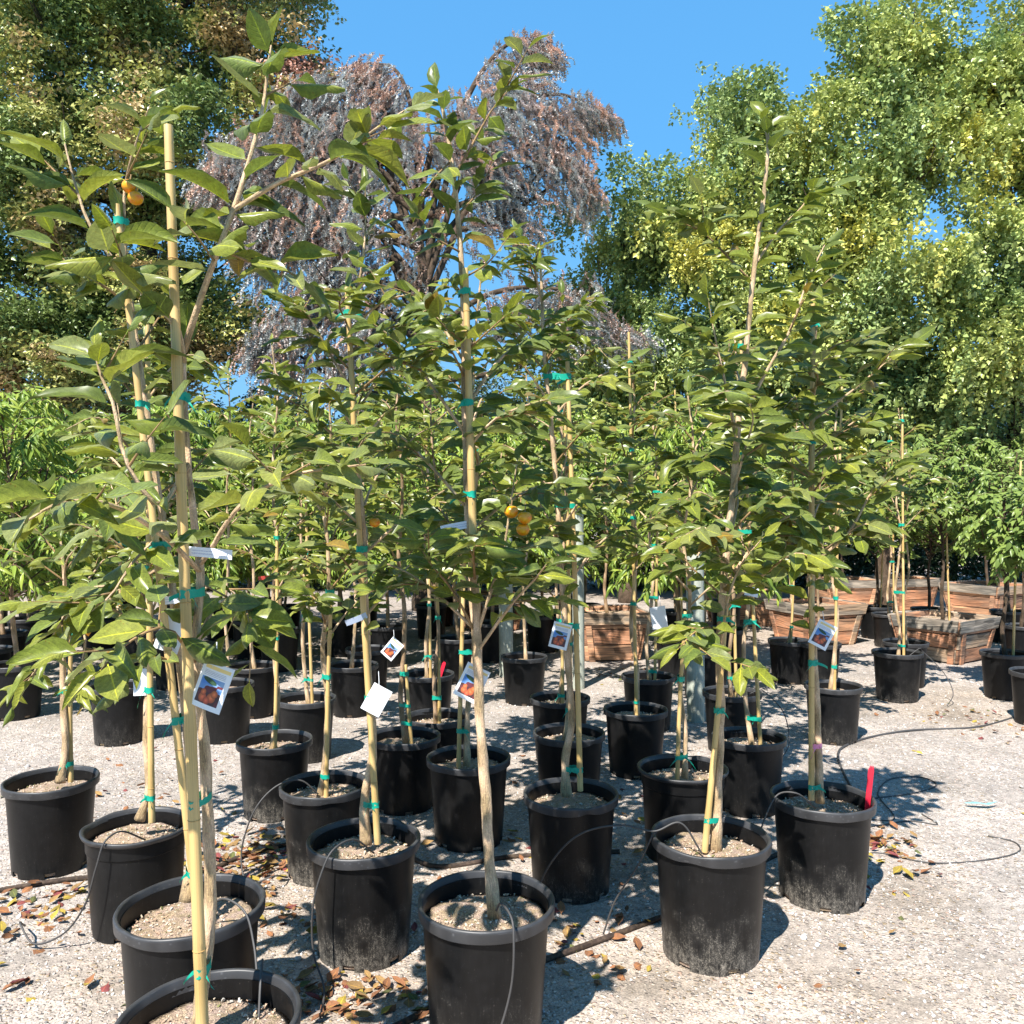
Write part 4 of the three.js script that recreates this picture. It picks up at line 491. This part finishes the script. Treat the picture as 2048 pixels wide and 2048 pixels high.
// tapered planter boxes of separate boards
function plank(w0, w1, y0, y1, off0, off1, th) { // board on the +z side; half widths and offsets at its lower and upper edges
  const g = new THREE.BoxGeometry(1, 1, 1), p = g.attributes.position, uv = g.attributes.uv;
  for (let i = 0; i < p.count; i++) { const u = p.getY(i) > 0 ? 1 : 0; const x = p.getX(i) * 2 * (u ? w1 : w0), y = u ? y1 : y0, z = (u ? off1 : off0) + (p.getZ(i) > 0 ? th : 0); uv.setXY(i, x * 0.8 + y0 * 3.7 + off0 * 5.1, y * 2.2 + w0 * 3.1); p.setXYZ(i, x, y, z); }
  g.computeVertexNormals(); return g;
}
function boxedTree(x, z, turn, A, Hb, label, tree, seed, weather) {
  const t = thing('boxed_fruit_tree', [x, groundY(x, z), z], label, 'boxed tree', 'fruit trees in wooden planter boxes'), r = rng(seed * 19 + 2);
  const box = new THREE.Group(); box.name = 'planter_box'; box.rotation.y = turn; t.add(box);
  const at = (y) => A * (0.78 + 0.22 * y / Hb), th = 0.022, rows = 3, gap = 0.005, wood = () => M.wood[clamp(Math.floor(weather * 4 + (r() - 0.5) * 1.8), 0, 3)];
  for (let s = 0; s < 4; s++) {
    const side = s * Math.PI / 2, add = (n, g, m) => { const q = part(n, g, m, box); q.rotation.y = side; };
    for (let k = 0; k < rows; k++) { const y0 = Hb * k / rows + gap + 0.01, y1 = Hb * (k + 1) / rows - gap + 0.01, e = s % 2 ? -0.001 : th; add('plank', plank(at(y0) + e, at(y1) + e, y0, y1, at(y0), at(y1), th), wood()); }
    for (const sg of [-1, 1]) { const w = 0.03, g = plank(w, w, 0, Hb - 0.12, at(0) + th + 0.002, at(Hb - 0.12) + th + 0.002, 0.016), p = g.attributes.position; for (let i = 0; i < p.count; i++) p.setX(i, p.getX(i) + sg * (at(p.getY(i)) - 0.045)); g.computeVertexNormals(); add('cleat', g, wood()); }
    { const e = s % 2 ? 0.0 : th + 0.014, g = plank(at(Hb - 0.105) + e, at(Hb + 0.015) + e, Hb - 0.105, Hb + 0.015 + (s % 2) * 0.003, at(Hb - 0.105) + th + 0.003, at(Hb) + th + 0.003, 0.014); add('rim_board', g, M.wood[r() < 0.7 ? 3 : 2]); }
  }
  const so = new THREE.BoxGeometry(A * 1.96, 0.02, A * 1.96); so.translate(0, Hb - 0.06, 0); part('soil', so, M.soil, box);
  if (tree) fruitTree(t, Hb - 0.06, tree.H, { seed, ...tree });
}
const plum = (H, R, o = {}) => ({ H, R, kind: 1, leaf: 0.075, space: 0.012, n: 32, droop: 0.6, h0: 1.25, ...o });
boxedTree(4.6, -8.95, 0.6, 0.36, 0.44, 'plum tree in the nearest wooden box, standing corner-on among pots', plum(2.55, 0.75, { stake: 2.1 }), 3, 0.45);
boxedTree(3.62, -10.05, 0.35, 0.38, 0.47, 'fruit tree in the middle wooden box behind two pots', plum(2.5, 0.75), 4, 0.3);
boxedTree(3.15, -11.6, 0.15, 0.38, 0.46, 'fruit tree in wooden box partly hidden by trees, left of the middle box', plum(2.6, 0.8), 5, 0.2);
boxedTree(6.2, -13.4, 0.25, 0.38, 0.48, 'fruit tree in the farther box of the right corner row', plum(2.9, 0.9), 6, 0.15);
boxedTree(6.95, -12.3, 0.5, 0.42, 0.48, 'fruit tree in reddish wooden box against the right edge', plum(2.9, 0.9), 7, 0.2);
boxedTree(5.2, -13.2, 0.1, 0.38, 0.48, 'fruit tree in wooden box at the back, between the middle and right boxes', plum(2.8, 0.9), 8, 0.2);
boxedTree(1.02, -9.05, 0.12, 0.34, 0.5, 'fruit tree in dark stained wooden box behind the pale posts', plum(2.6, 0.75, { kind: 0, leaf: 0.1 }), 9, 0.1);
boxedTree(-0.3, -11.2, 0.3, 0.36, 0.46, 'fruit tree in red-brown wooden box deep in the shade at the back', plum(2.9, 0.85, { kind: 0, leaf: 0.1 }), 10, 0.1);

// ---------------------------------------------------------------- posts and wire
for (const [x, z, h, r, label] of [[0.59, -7.48, 1.7, 0.052, 'tall pale green post in the centre beside the sunlit-rimmed pot'], [-0.06, -8.05, 1.55, 0.066, 'leaf-shadowed pale green post behind the front centre trunk'], [1.38, -6.32, 1.3, 0.066, 'shortest pale green post, beside the shaded pots right of centre']]) {
  const g = new THREE.CylinderGeometry(r, r * 1.02, h, 24, 6), uv = g.attributes.uv; for (let i = 0; i < uv.count; i++) uv.setXY(i, uv.getX(i) * 0.6, uv.getY(i) * h); const c = new THREE.CylinderGeometry(r * 0.93, r, 0.012, 24); c.translate(0, h / 2 + 0.006, 0);
  const m = thing('post', [x, groundY(x, z) - 0.02, z], label, 'post', 'pale green posts'); const s = part('shaft', g, M.post, m); s.position.y = h / 2; s.rotation.z = 0.006; const k = part('cap', c, M.post, m); k.position.y = h / 2;
}
top('trellis_wire', tube([V(4.6, 1.53, -7.9), V(6, 1.5, -7.95), V(7.4, 1.53, -8)], () => 0.003, 24, 5), M.wire, 'thin grey wire strung across the trees at the right edge', 'wire');

// ---------------------------------------------------------------- large trees behind
const leafy = (n, L, spread, seed, wide, hang) => { // a twig end with n small leaves
  const r = rng(seed), gs = []; for (let i = 0; i < n; i++) { const g = leafGeo({ nx: 2, nz: 2, wide: wide * (0.85 + 0.3 * r()), curl: 0.25, fold: 0.35, stalk: 0.0, seed: i }); const p = hang ? V((r() - 0.5) * spread * 0.45, -spread * 2.2 * (i / n), (r() - 0.5) * spread * 0.45) : V((r() - 0.5) * spread, (r() - 0.5) * spread * 0.7, (r() - 0.5) * spread); const a = r() * 6.28; g.applyMatrix4(basis(p, V(Math.cos(a), hang ? -0.9 * r() - 0.2 : 0.3 - r(), Math.sin(a)), V((r() - 0.5) * 1.6, 0.8, (r() - 0.5) * 1.6), L * (0.7 + 0.6 * r()))); gs.push(g); }
  return mergeGeometries(gs);
};
function limbTube(a, b, r0, seed) { const m = a.clone().lerp(b, 0.55).add(V(0, -0.2 + 0.15 * noise(seed, 1), 0)); return tube([a, m, b], (u) => r0 * (1 - 0.75 * u), 12, 7, { bumpy: 0.2, seed }); }
function bigTree(name, label, group, base, trunkTop, ells, { per = 260, sprays, mat, color, limbR = 0.07, trunkR = 0.18, seed = 1, gapT = -0.18, lumpA = 0.42, clump = 0, bark = M.barkDark, edge = 0.45 }) {
  const r = rng(seed * 7 + 1), t = thing(name, base, label, 'tree', group), B = V(...base), tt = V(...trunkTop).sub(B), mid = tt.clone().multiplyScalar(0.5).add(V(0.15, 0, 0.1));
  const tm = part('trunk', tube([V(0, -0.05, 0), mid, tt], (u) => trunkR * (1 - 0.8 * u) + (u < 0.05 ? 0.05 : 0), 30, 12, { bumpy: 0.25, seed }), bark, t), tc = new THREE.CatmullRomCurve3([V(0, -0.05, 0), mid, tt]);
  const mats = sprays.map(() => []), cols = sprays.map(() => []), col = new THREE.Color(); let e = 0;
  for (const [x, y, z, rx, ry] of ells) {
    const c = V(x, y, z).sub(B), rz = Math.min(rx, 1.5) * 1.05, from = tc.getPoint(clamp((c.y - 0.8 - ry * 0.4) / tt.y, 0.12, 0.95)); part('limb', limbTube(from, c.clone().add(V(0, -ry * 0.2, 0)), limbR, ++e + seed * 3), bark, tm);
    for (let j = 0; j < 3; j++) { const a = r() * 6.28, q = c.clone().add(V(rx * 0.75 * Math.cos(a), ry * (0.7 - 0.9 * r()), rz * 0.75 * Math.sin(a))); part('limb', limbTube(c.clone().lerp(from, 0.35), q, limbR * 0.4, e + j * 2.2), bark, tm); }
    const n = Math.round(per * rx * ry), subs = []; if (clump) for (let j = 0, m = Math.round(6 + 9 * rx * ry); j < m; j++) { const u = 2 * r() - 1, an = r() * 6.28, d = 0.35 + 0.7 * r(), q = Math.sqrt(1 - u * u); subs.push([V(c.x + rx * d * q * Math.cos(an), c.y + ry * d * u, c.z + rz * d * q * Math.sin(an)), clump * (0.6 + 0.8 * r())]); }
    for (let i = 0; i < n; i++) {
      const u = 2 * r() - 1, a = r() * 6.28, d = edge + (1 - edge) * Math.cbrt(r()), q = Math.sqrt(1 - u * u), lump = 1 + lumpA * noise(Math.cos(a) * q * 2.2 + e * 3, u * 2.2, Math.sin(a) * q * 2.2);
      let p; if (clump) { const [sc, sr] = subs[Math.floor(r() * subs.length)], dd = Math.pow(r(), 0.5) * sr; p = V(sc.x + dd * q * Math.cos(a) * 1.15, sc.y + dd * u * 0.8 - 0.25 * dd * dd, sc.z + dd * q * Math.sin(a)); }
      else p = V(c.x + rx * d * q * Math.cos(a) * lump, c.y + ry * d * u * lump, c.z + rz * d * q * Math.sin(a) * lump);
      if (!clump && noise(p.x * 1.15 + seed * 9, p.y * 1.15, p.z * 1.15) < gapT) continue;
      const k = Math.floor(r() * sprays.length), s = 0.75 + 0.55 * r(); mats[k].push(new THREE.Matrix4().compose(p, new THREE.Quaternion().setFromEuler(new THREE.Euler((r() - 0.5) * 0.7, r() * 6.28, (r() - 0.5) * 0.7)), V(s, s, s))); cols[k].push(color(p.clone().add(B), r, e).clone());
    }
  }
  sprays.forEach((g, k) => mats[k].length && instances('crown', g, mat, mats[k], t, cols[k]));
  return t;
}
const tint = phy({ color: lin(1, 1, 1), roughness: 0.95, transmission: 0.22, thickness: 0, clearcoat: 0.85, clearcoatRoughness: 0.3, specularIntensity: 0.35, side: THREE.DoubleSide });
const C0 = new THREE.Color();
{ // sweetgum turning colour in patches
  const sp = [leafy(10, 0.085, 0.26, 3, 0.36), leafy(10, 0.08, 0.26, 4, 0.38)];
  bigTree('sweetgum_tree', 'tall dense tree with green and tan autumn leaves filling the upper left', null, [-6.6, -0.02, -15.4], [-6.9, 11.5, -15.4], GUM, { per: 900, clump: 0.62, sprays: sp, mat: tint, seed: 2, trunkR: 0.24, limbR: 0.08, gapT: -0.36,
    color: (p, r, e) => { const n = noise(p.x * 0.9, p.y * 0.9, p.z * 0.9) + 0.5 * noise(p.x * 2.6, p.y * 2.6, 7) + 0.25 * (r() - 0.5), f = 0.75 + 0.5 * r(); return e === 11 ? C0.setRGB(0.52 * f, 0.28 * f, 0.2 * f) : n > 0.4 ? C0.setRGB(0.52 * f, 0.38 * f, 0.17 * f) : n > 0.05 ? C0.setRGB(0.4 * f, 0.4 * f, 0.11 * f) : C0.setRGB(0.17 * f, 0.235 * f, 0.06 * f); } });
}
{ // weeping birches
  const sp = [leafy(14, 0.07, 0.17, 13, 0.42, true), leafy(13, 0.068, 0.26, 14, 0.42)];
  const color = (p, r) => { const n = noise(p.x * 0.8, p.y * 0.8, p.z) + 0.3 * (r() - 0.5), f = 0.75 + 0.5 * r(); return n > 0.42 ? C0.setRGB(0.6 * f, 0.56 * f, 0.12 * f) : n > -0.12 ? C0.setRGB(0.42 * f, 0.47 * f, 0.13 * f) : C0.setRGB(0.29 * f, 0.37 * f, 0.12 * f); };
  const o = (s, gapT = -0.26) => ({ per: 760, clump: 0.5, sprays: sp, mat: tint, color, seed: s, gapT, trunkR: 0.12, limbR: 0.05 }), g = 'weeping birches behind the wooden boxes';
  bigTree('birch_tree', 'shortest light green birch, beside the patch of open sky', g, [1.95, -0.02, -14.2], [1.9, 6.3, -14.1], BIRCH[0], o(5));
  bigTree('birch_tree', 'light green birch of middle height behind the two-stemmed persimmon', g, [3.6, -0.02, -13.6], [3.7, 7.6, -13.4], BIRCH[1], o(6));
  bigTree('birch_tree', 'tallest yellow-green birch with drooping sprays', g, [5.8, -0.02, -13.2], [5.6, 8.9, -12.9], BIRCH[2], o(7));
  bigTree('birch_tree', 'open-crowned birch cut by the right edge', g, [7.3, -0.02, -12.7], [7.5, 8.6, -12.4], BIRCH[3], o(8, -0.16));
}
{ // weeping blue cedar
  const strand = (seed) => { const r = rng(seed), pos = []; for (let i = 0; i < 15; i++) { const y = -0.36 * i / 14, cx = 0.03 * Math.sin(i * 0.5 + seed), cz = 0.03 * Math.cos(i * 0.6); for (let k = 0; k < 5; k++) { const a = r() * 6.28, b = r() * 1.6 - 0.9, L = 0.05 * (1.1 - 0.5 * i / 15) * (0.7 + 0.6 * r()), dx = Math.cos(a) * Math.cos(b) * L, dy = Math.sin(b) * L, dz = Math.sin(a) * Math.cos(b) * L, w = 0.013; pos.push(cx - w * Math.sin(a), y, cz + w * Math.cos(a), cx + w * Math.sin(a), y, cz - w * Math.cos(a), cx + dx, y + dy, cz + dz); } pos.push(cx - 0.004, y, cz, cx + 0.004, y, cz, cx, y - 0.03, cz); } const g = new THREE.BufferGeometry(); g.setAttribute('position', new THREE.Float32BufferAttribute(pos, 3)); g.computeVertexNormals(); return g; };
  const needle = std({ color: lin(1, 1, 1), roughness: 0.9, side: THREE.DoubleSide }), ss = [strand(3), strand(4), strand(8)];
  const color = (p, r) => { const n = 0.5 * noise(p.x * 2.2, p.y * 2.2, p.z * 2.2) + 0.75 * (r() - 0.5), f = 0.7 + 0.6 * r(); return n > 0.2 ? C0.setRGB(0.64 * f, 0.46 * f, 0.37 * f) : n > 0.0 ? C0.setRGB(0.58 * f, 0.5 * f, 0.46 * f) : C0.setRGB(0.53 * f, 0.54 * f, 0.52 * f); };
  const t = bigTree('weeping_cedar', 'blue-grey weeping cedar with rusty cones and arching branch tips against the sky', null, [-1.3, -0.02, -13.1], [-1.5, 6.6, -13], CEDAR, { per: 230, lumpA: 0.9, sprays: ss, mat: needle, color, seed: 12, trunkR: 0.2, limbR: 0.06, gapT: -0.16, edge: 0.25 });
  const B = t.position, r = rng(99), mats = [[], [], []], cols = [[], [], []], trunk = t.children[0];
  LIMBS.forEach((l, li) => {
    const dz = (r() - 0.5) * 1.2, pts = l.map((p, i) => V(p[0] - B.x, p[1] - B.y, p[2] - B.z + dz * i / l.length)), c = new THREE.CatmullRomCurve3(pts, false, 'centripetal'), L = c.getLength();
    part('limb', tube(pts, (u) => 0.05 * (1 - 0.85 * u) + 0.006, 26, 7, { bumpy: 0.2, seed: li }), M.barkDark, trunk);
    for (let i = 0; i < L * (li === 0 || li === 9 ? 42 : 72); i++) {
      const u = 0.25 + 0.75 * r(), p = c.getPoint(Math.min(1, u)), tn = c.getTangent(Math.min(0.99, u)), drop = (1 - Math.abs(u - 0.62)) * (li === 0 || li === 9 ? 0.4 : 1.15) * r() * r() * (u > 0.93 ? 0.2 : 1); const side = (r() - 0.5) * 0.5;
      const q = p.clone().add(V(side * 0.5 + tn.x * 0.1, -drop, (r() - 0.5) * 0.6)), k = Math.floor(r() * 3), lean = 0.35 + 0.6 * r(), dir = tn.clone().multiplyScalar(lean).add(V((r() - 0.5) * 0.5, u > 0.9 ? -0.4 : -1, (r() - 0.5) * 0.5)).normalize(), s = 0.8 + 0.6 * r();
      mats[k].push(new THREE.Matrix4().compose(q, new THREE.Quaternion().setFromUnitVectors(V(0, -1, 0), dir), V(s, s, s))); cols[k].push(color(q.clone().add(B), r).clone());
    }
  });
  ss.forEach((g, k) => instances('hanging_needles', g, needle, mats[k], t, cols[k]));
}
{ // dark evergreen shrubs closing the yard
  const sp = [leafy(11, 0.085, 0.3, 23, 0.3), leafy(11, 0.08, 0.3, 24, 0.3)], color = (p, r) => { const n = noise(p.x * 0.7, p.y * 0.9, p.z), f = 0.7 + 0.6 * r(); return n > 0.15 ? C0.setRGB(0.1 * f, 0.13 * f, 0.035 * f) : C0.setRGB(0.05 * f, 0.085 * f, 0.03 * f); };
  for (let i = 0; i < 13; i++) { const x = -14.5 + i * 2.35, z = -17.2 + 0.7 * noise(i * 3.3, 1), h = 4.3 + 0.9 * noise(i * 1.7, 4);
    bigTree('evergreen_shrub', 'dark evergreen shrub in the row closing off the back of the yard', 'evergreen shrubs behind the trees', [x, -0.02, z], [x, h * 0.8, z], [[x, h * 0.5, z, 1.45, h * 0.5], [x + 0.3, h * 0.78, z, 1.1, h * 0.26], [x - 0.3, 0.7, z + 0.4, 1.4, 0.75], [x + 0.8, 0.55, z + 0.5, 0.9, 0.6], [x - 0.9, 0.5, z + 0.3, 0.9, 0.6]], { per: 420, clump: 0.5, sprays: sp, mat: tint, color, seed: 40 + i, trunkR: 0.07, limbR: 0.03, gapT: -0.4 }); }
}

// ---------------------------------------------------------------- irrigation, markers and litter on the ground
const gp = (x, z, h = 0.004) => V(x, groundY(x, z) + h, z);
function hose(name, pts, r, mat, label, cat, group) { return top(name, tube(pts, () => r, Math.max(24, pts.length * 12), 8), mat, label, cat, group); }
const HG = 'irrigation hoses lying between the rows', DG = 'thin drip tubes feeding the pots';
hose('irrigation_hose', [[-0.62, -2.38], [-0.34, -2.61], [-0.12, -2.82], [0.14, -2.98], [0.36, -3.13], [0.58, -3.28], [0.83, -3.44], [1.06, -3.6], [1.12, -3.78], [1.5, -4.05]].map(([x, z]) => gp(x, z, 0.009)), 0.011, M.hoseDusty, 'grey-brown hose running diagonally behind the front centre pot', 'hose', HG);
hose('irrigation_hose', [[-2.9, -3.25], [-2.4, -3.35], [-2.08, -3.54], [-1.8, -3.62], [-1.45, -3.55], [-1.2, -3.9], [-0.7, -4.1], [-0.35, -3.75], [0, -3.85], [0.5, -3.9]].map(([x, z]) => gp(x, z, 0.009)), 0.011, M.hoseDusty, 'dusty hose winding between the shaded pots on the left', 'hose', HG);
hose('irrigation_hose', [[1.4, -4.6], [1.75, -4.35], [2.2, -5.6], [2.8, -6.0], [3.4, -6.15], [4.1, -6.6]].map(([x, z]) => gp(x, z, 0.007)), 0.008, M.hose, 'black hose along the edge of the open gravel at the right', 'hose', HG);
const drips = [
  [[[-0.05, 0.37, -2.55], [-0.03, 0.44, -2.45], [0.0, 0.437, -2.36], [0.005, 0.39, -2.335], [-0.005, 0.25, -2.33], [-0.06, 0.1, -2.31], [-0.14, 0.03, -2.27], [-0.25, 0.0, -2.2]], 'drip tube hanging down the face of the front centre pot'],
  [[[-0.5, 0.345, -3.04], [-0.56, 0.43, -2.95], [-0.615, 0.424, -2.863], [-0.645, 0.36, -2.835], [-0.67, 0.25, -2.82], [-0.665, 0.1, -2.81], [-0.62, 0.02, -2.76], [-0.6, 0.0, -2.62]], 'drip tube down the side of the pot with the pale blue card'],
  [[[-0.93, 0.37, -2.5], [-0.85, 0.45, -2.46], [-0.77, 0.432, -2.415], [-0.73, 0.36, -2.37], [-0.69, 0.27, -2.28], [-0.66, 0.36, -2.2], [-0.645, 0.43, -2.165], [-0.63, 0.42, -2.1], [-0.62, 0.35, -2.05]], 'drip tube looping between the two closest pots'],
  [[[-1.4, 0.33, -3.2], [-1.45, 0.4, -3.1], [-1.475, 0.388, -3.04], [-1.5, 0.3, -3.025], [-1.545, 0.16, -3.03], [-1.63, 0.05, -3.04], [-1.74, 0.01, -3.05], [-1.82, 0.06, -3.1], [-1.86, 0.0, -3.2]], 'drip tube curving down the thin-rimmed pot'],
  [[[0.68, 0.36, -3.0], [0.6, 0.47, -3.0], [0.51, 0.44, -3.0], [0.4, 0.45, -3.03], [0.25, 0.38, -3.12], [0.13, 0.2, -3.22], [0.08, 0.02, -3.26]], 'long drip tube arching left from the dusty front pot'],
  [[[0.512, 0.43, -3.02], [0.46, 0.3, -3.05], [0.38, 0.14, -3.1], [0.34, 0.01, -3.12]], 'short drip tube dropping left of the dusty front pot'],
  [[[1.25, 0.36, -3.45], [1.15, 0.44, -3.4], [1.09, 0.428, -3.425], [1.03, 0.35, -3.4], [0.97, 0.2, -3.36], [0.96, 0.01, -3.42]], 'drip tube over the rim of the red marker pot'],
  [[[-0.85, 0.34, -3.68], [-0.92, 0.41, -3.65], [-1.008, 0.398, -3.63], [-1.09, 0.32, -3.58], [-1.15, 0.12, -3.56], [-1.1, 0.03, -3.5], [-1.0, 0.05, -3.52], [-0.97, 0.0, -3.62]], 'drip tube looping beside the low persimmon pot'],
  [[[1.48, 0.33, -5.5], [1.6, 0.41, -5.45], [1.66, 0.385, -5.5], [1.78, 0.25, -5.5], [1.79, 0.08, -5.42], [1.7, 0.0, -5.3]], 'drip tube arching off the pot beside the shortest post'],
  [[[3.3, 0.35, -7.0], [3.4, 0.42, -7.0], [3.435, 0.395, -7.03], [3.58, 0.22, -6.95], [3.6, 0.08, -6.85], [3.5, 0.0, -6.75]], 'drip tube hanging from the dappled pot'],
];
for (const [p, label] of drips) hose('drip_tube', p.map(([x, y, z]) => V(x, Math.max(y, groundY(x, z) + 0.003), z)), 0.0034, M.hose, label, 'drip tube', DG);
hose('drip_tube', [[1.48, -3.72], [1.68, -3.9], [1.88, -3.78], [2.17, -3.82], [2.38, -3.93], [2.42, -4.05], [2.34, -4.12]].map(([x, z]) => gp(x, z)), 0.0034, M.hose, 'drip tube lying in a wide loop on the open gravel', 'drip tube', DG);
hose('drip_tube', [[1.75, -4.35], [1.95, -4.3], [2.05, -4.7], [2.25, -4.95], [2.43, -4.98], [2.46, -4.86], [2.28, -4.72], [2.0, -4.62]].map(([x, z]) => gp(x, z)), 0.0034, M.hose, 'drip tube coiled in the leaf shadow behind the red marker', 'drip tube', DG);
hose('drip_tube', [[1.6, -4.15], [1.85, -4.22], [2.05, -4.3], [2.16, -4.26], [2.15, -4.4]].map(([x, z]) => gp(x, z)), 0.0034, M.hose, 'short curl of drip tube on gravel right of the red marker pot', 'drip tube', DG);
{ // plastic markers pushed into the soil
  const sh = new THREE.Shape([[-0.011, 0], [0.011, 0], [0.013, 0.17], [0.009, 0.19], [0.004, 0.182], [-0.003, 0.192], [-0.01, 0.18], [-0.013, 0.17]].map(([x, y]) => new THREE.Vector2(x, y))), g = new THREE.ExtrudeGeometry(sh, { depth: 0.003, bevelEnabled: true, bevelSize: 0.0008, bevelThickness: 0.0008, bevelSegments: 1 });
  const a = top('plant_marker', g, M.red, 'bright red plastic marker standing in the pot beside open gravel', 'plant marker', 'red plant markers'); a.position.set(1.455, 0.35, -3.44); a.rotation.set(0.05, 0.3, -0.09);
  const b = top('plant_marker', g, M.red, 'short red marker in a pot of the shaded middle rows', 'plant marker', 'red plant markers'); b.position.set(-0.54, 0.31, -6.08); b.scale.setScalar(0.95); b.rotation.set(0.05, -0.1, -0.3);
}
{ const g = new THREE.BufferGeometry(), pos = [], idx = []; for (let i = 0; i <= 8; i++) { const u = i / 8, x = (u - 0.5) * 0.17, z = 0.02 * (u - 0.5) * (u - 0.5) * 4 * -1, y = 0.006 + 0.008 * Math.abs(Math.sin(u * 5)), w = 0.012 * (0.5 + Math.sin(Math.PI * Math.min(1, u + 0.1))); pos.push(x, y, z - w, x + 0.004, y + 0.004, z + w); } for (let i = 0; i < 8; i++) idx.push(i * 2, i * 2 + 1, i * 2 + 2, i * 2 + 1, i * 2 + 3, i * 2 + 2); g.setAttribute('position', new THREE.Float32BufferAttribute(pos, 3)); g.setIndex(idx); g.computeVertexNormals();
  const m = top('ribbon_scrap', g, std({ color: lin(0.2, 0.62, 0.68), roughness: 0.6, side: THREE.DoubleSide }), 'pale turquoise scrap of ribbon lying on the open gravel', 'ribbon'); m.position.set(2.52, 0, -4.49); }
{ // fallen leaves
  const lg = [leafGeo({ nx: 4, nz: 2, wide: 0.3, curl: -0.25, fold: 0.5, twist: 0.5, seed: 5 }), leafGeo({ nx: 4, nz: 2, wide: 0.34, curl: 0.3, fold: -0.4, twist: -0.6, wave: 0.06, seed: 9 })], r = rng(707), mats = [[], []], cols = [[], []], lm = std({ map: leafTex, color: lin(1, 1, 1), roughness: 0.9, side: THREE.DoubleSide });
  const heaps = [[-1.15, -3.8, 0.28, 260], [-0.85, -3.3, 0.3, 80], [-0.6, -2.75, 0.15, 70], [1.75, -4.0, 0.15, 50], [0.15, -3.05, 0.35, 60], [-1.9, -3.4, 0.25, 120], [-1.95, -2.95, 0.35, 40], [-1.3, -2.75, 0.3, 12], [1.55, -3.75, 0.22, 45], [-0.35, -2.75, 0.2, 60], [3.6, -6.3, 0.5, 70], [-1.5, -4.1, 0.5, 50], [0.2, -3.95, 0.4, 60], [-2.3, -4.6, 0.7, 50], [0.6, -4.6, 0.6, 50], [-1.4, -2.3, 0.4, 14], [0.5, -2.9, 0.5, 10], [1.2, -8, 0.5, 40], [0, -4.5, 3, 40], [1.5, -3.2, 1.2, 10]];
  for (const [cx, cz, s, n] of heaps) for (let i = 0; i < n; i++) { const a = r() * 6.28, d = s * Math.sqrt(-Math.log(1 - r() * 0.95)), x = cx + d * Math.cos(a), z = cz + d * Math.sin(a) * 0.8; if (z > -1.4) continue; if (Object.values(POTS).some(([px, pz, ps]) => Math.hypot(px - x, pz - z) < 0.19 * ps)) continue; const k = i % 2, b = r() * 6.28; mats[k].push(basis(gp(x, z, 0.006 + 0.008 * r()), V(Math.cos(b), 0.15 * (r() - 0.3), Math.sin(b)), V((r() - 0.5) * 0.9, 1, (r() - 0.5) * 0.9), 0.025 + 0.05 * r())); const m = r(), f = 0.7 + 0.5 * r(); cols[k].push((m < 0.45 ? lin(0.62, 0.27, 0.12) : m < 0.7 ? lin(0.7, 0.42, 0.16) : m < 0.85 ? lin(0.85, 0.62, 0.1) : m < 0.93 ? lin(0.5, 0.12, 0.12) : lin(0.3, 0.32, 0.1)).multiplyScalar(f)); }
  mats.forEach((m, k) => tag(instances(numbered('leaf_litter'), lg[k], lm, m, scene, cols[k]), k ? 'crumpled orange fallen leaves strewn among the pots' : 'dry brown and yellow fallen leaves on the gravel', 'leaf litter', null, 'stuff'));
}
renderer.render(scene, camera);
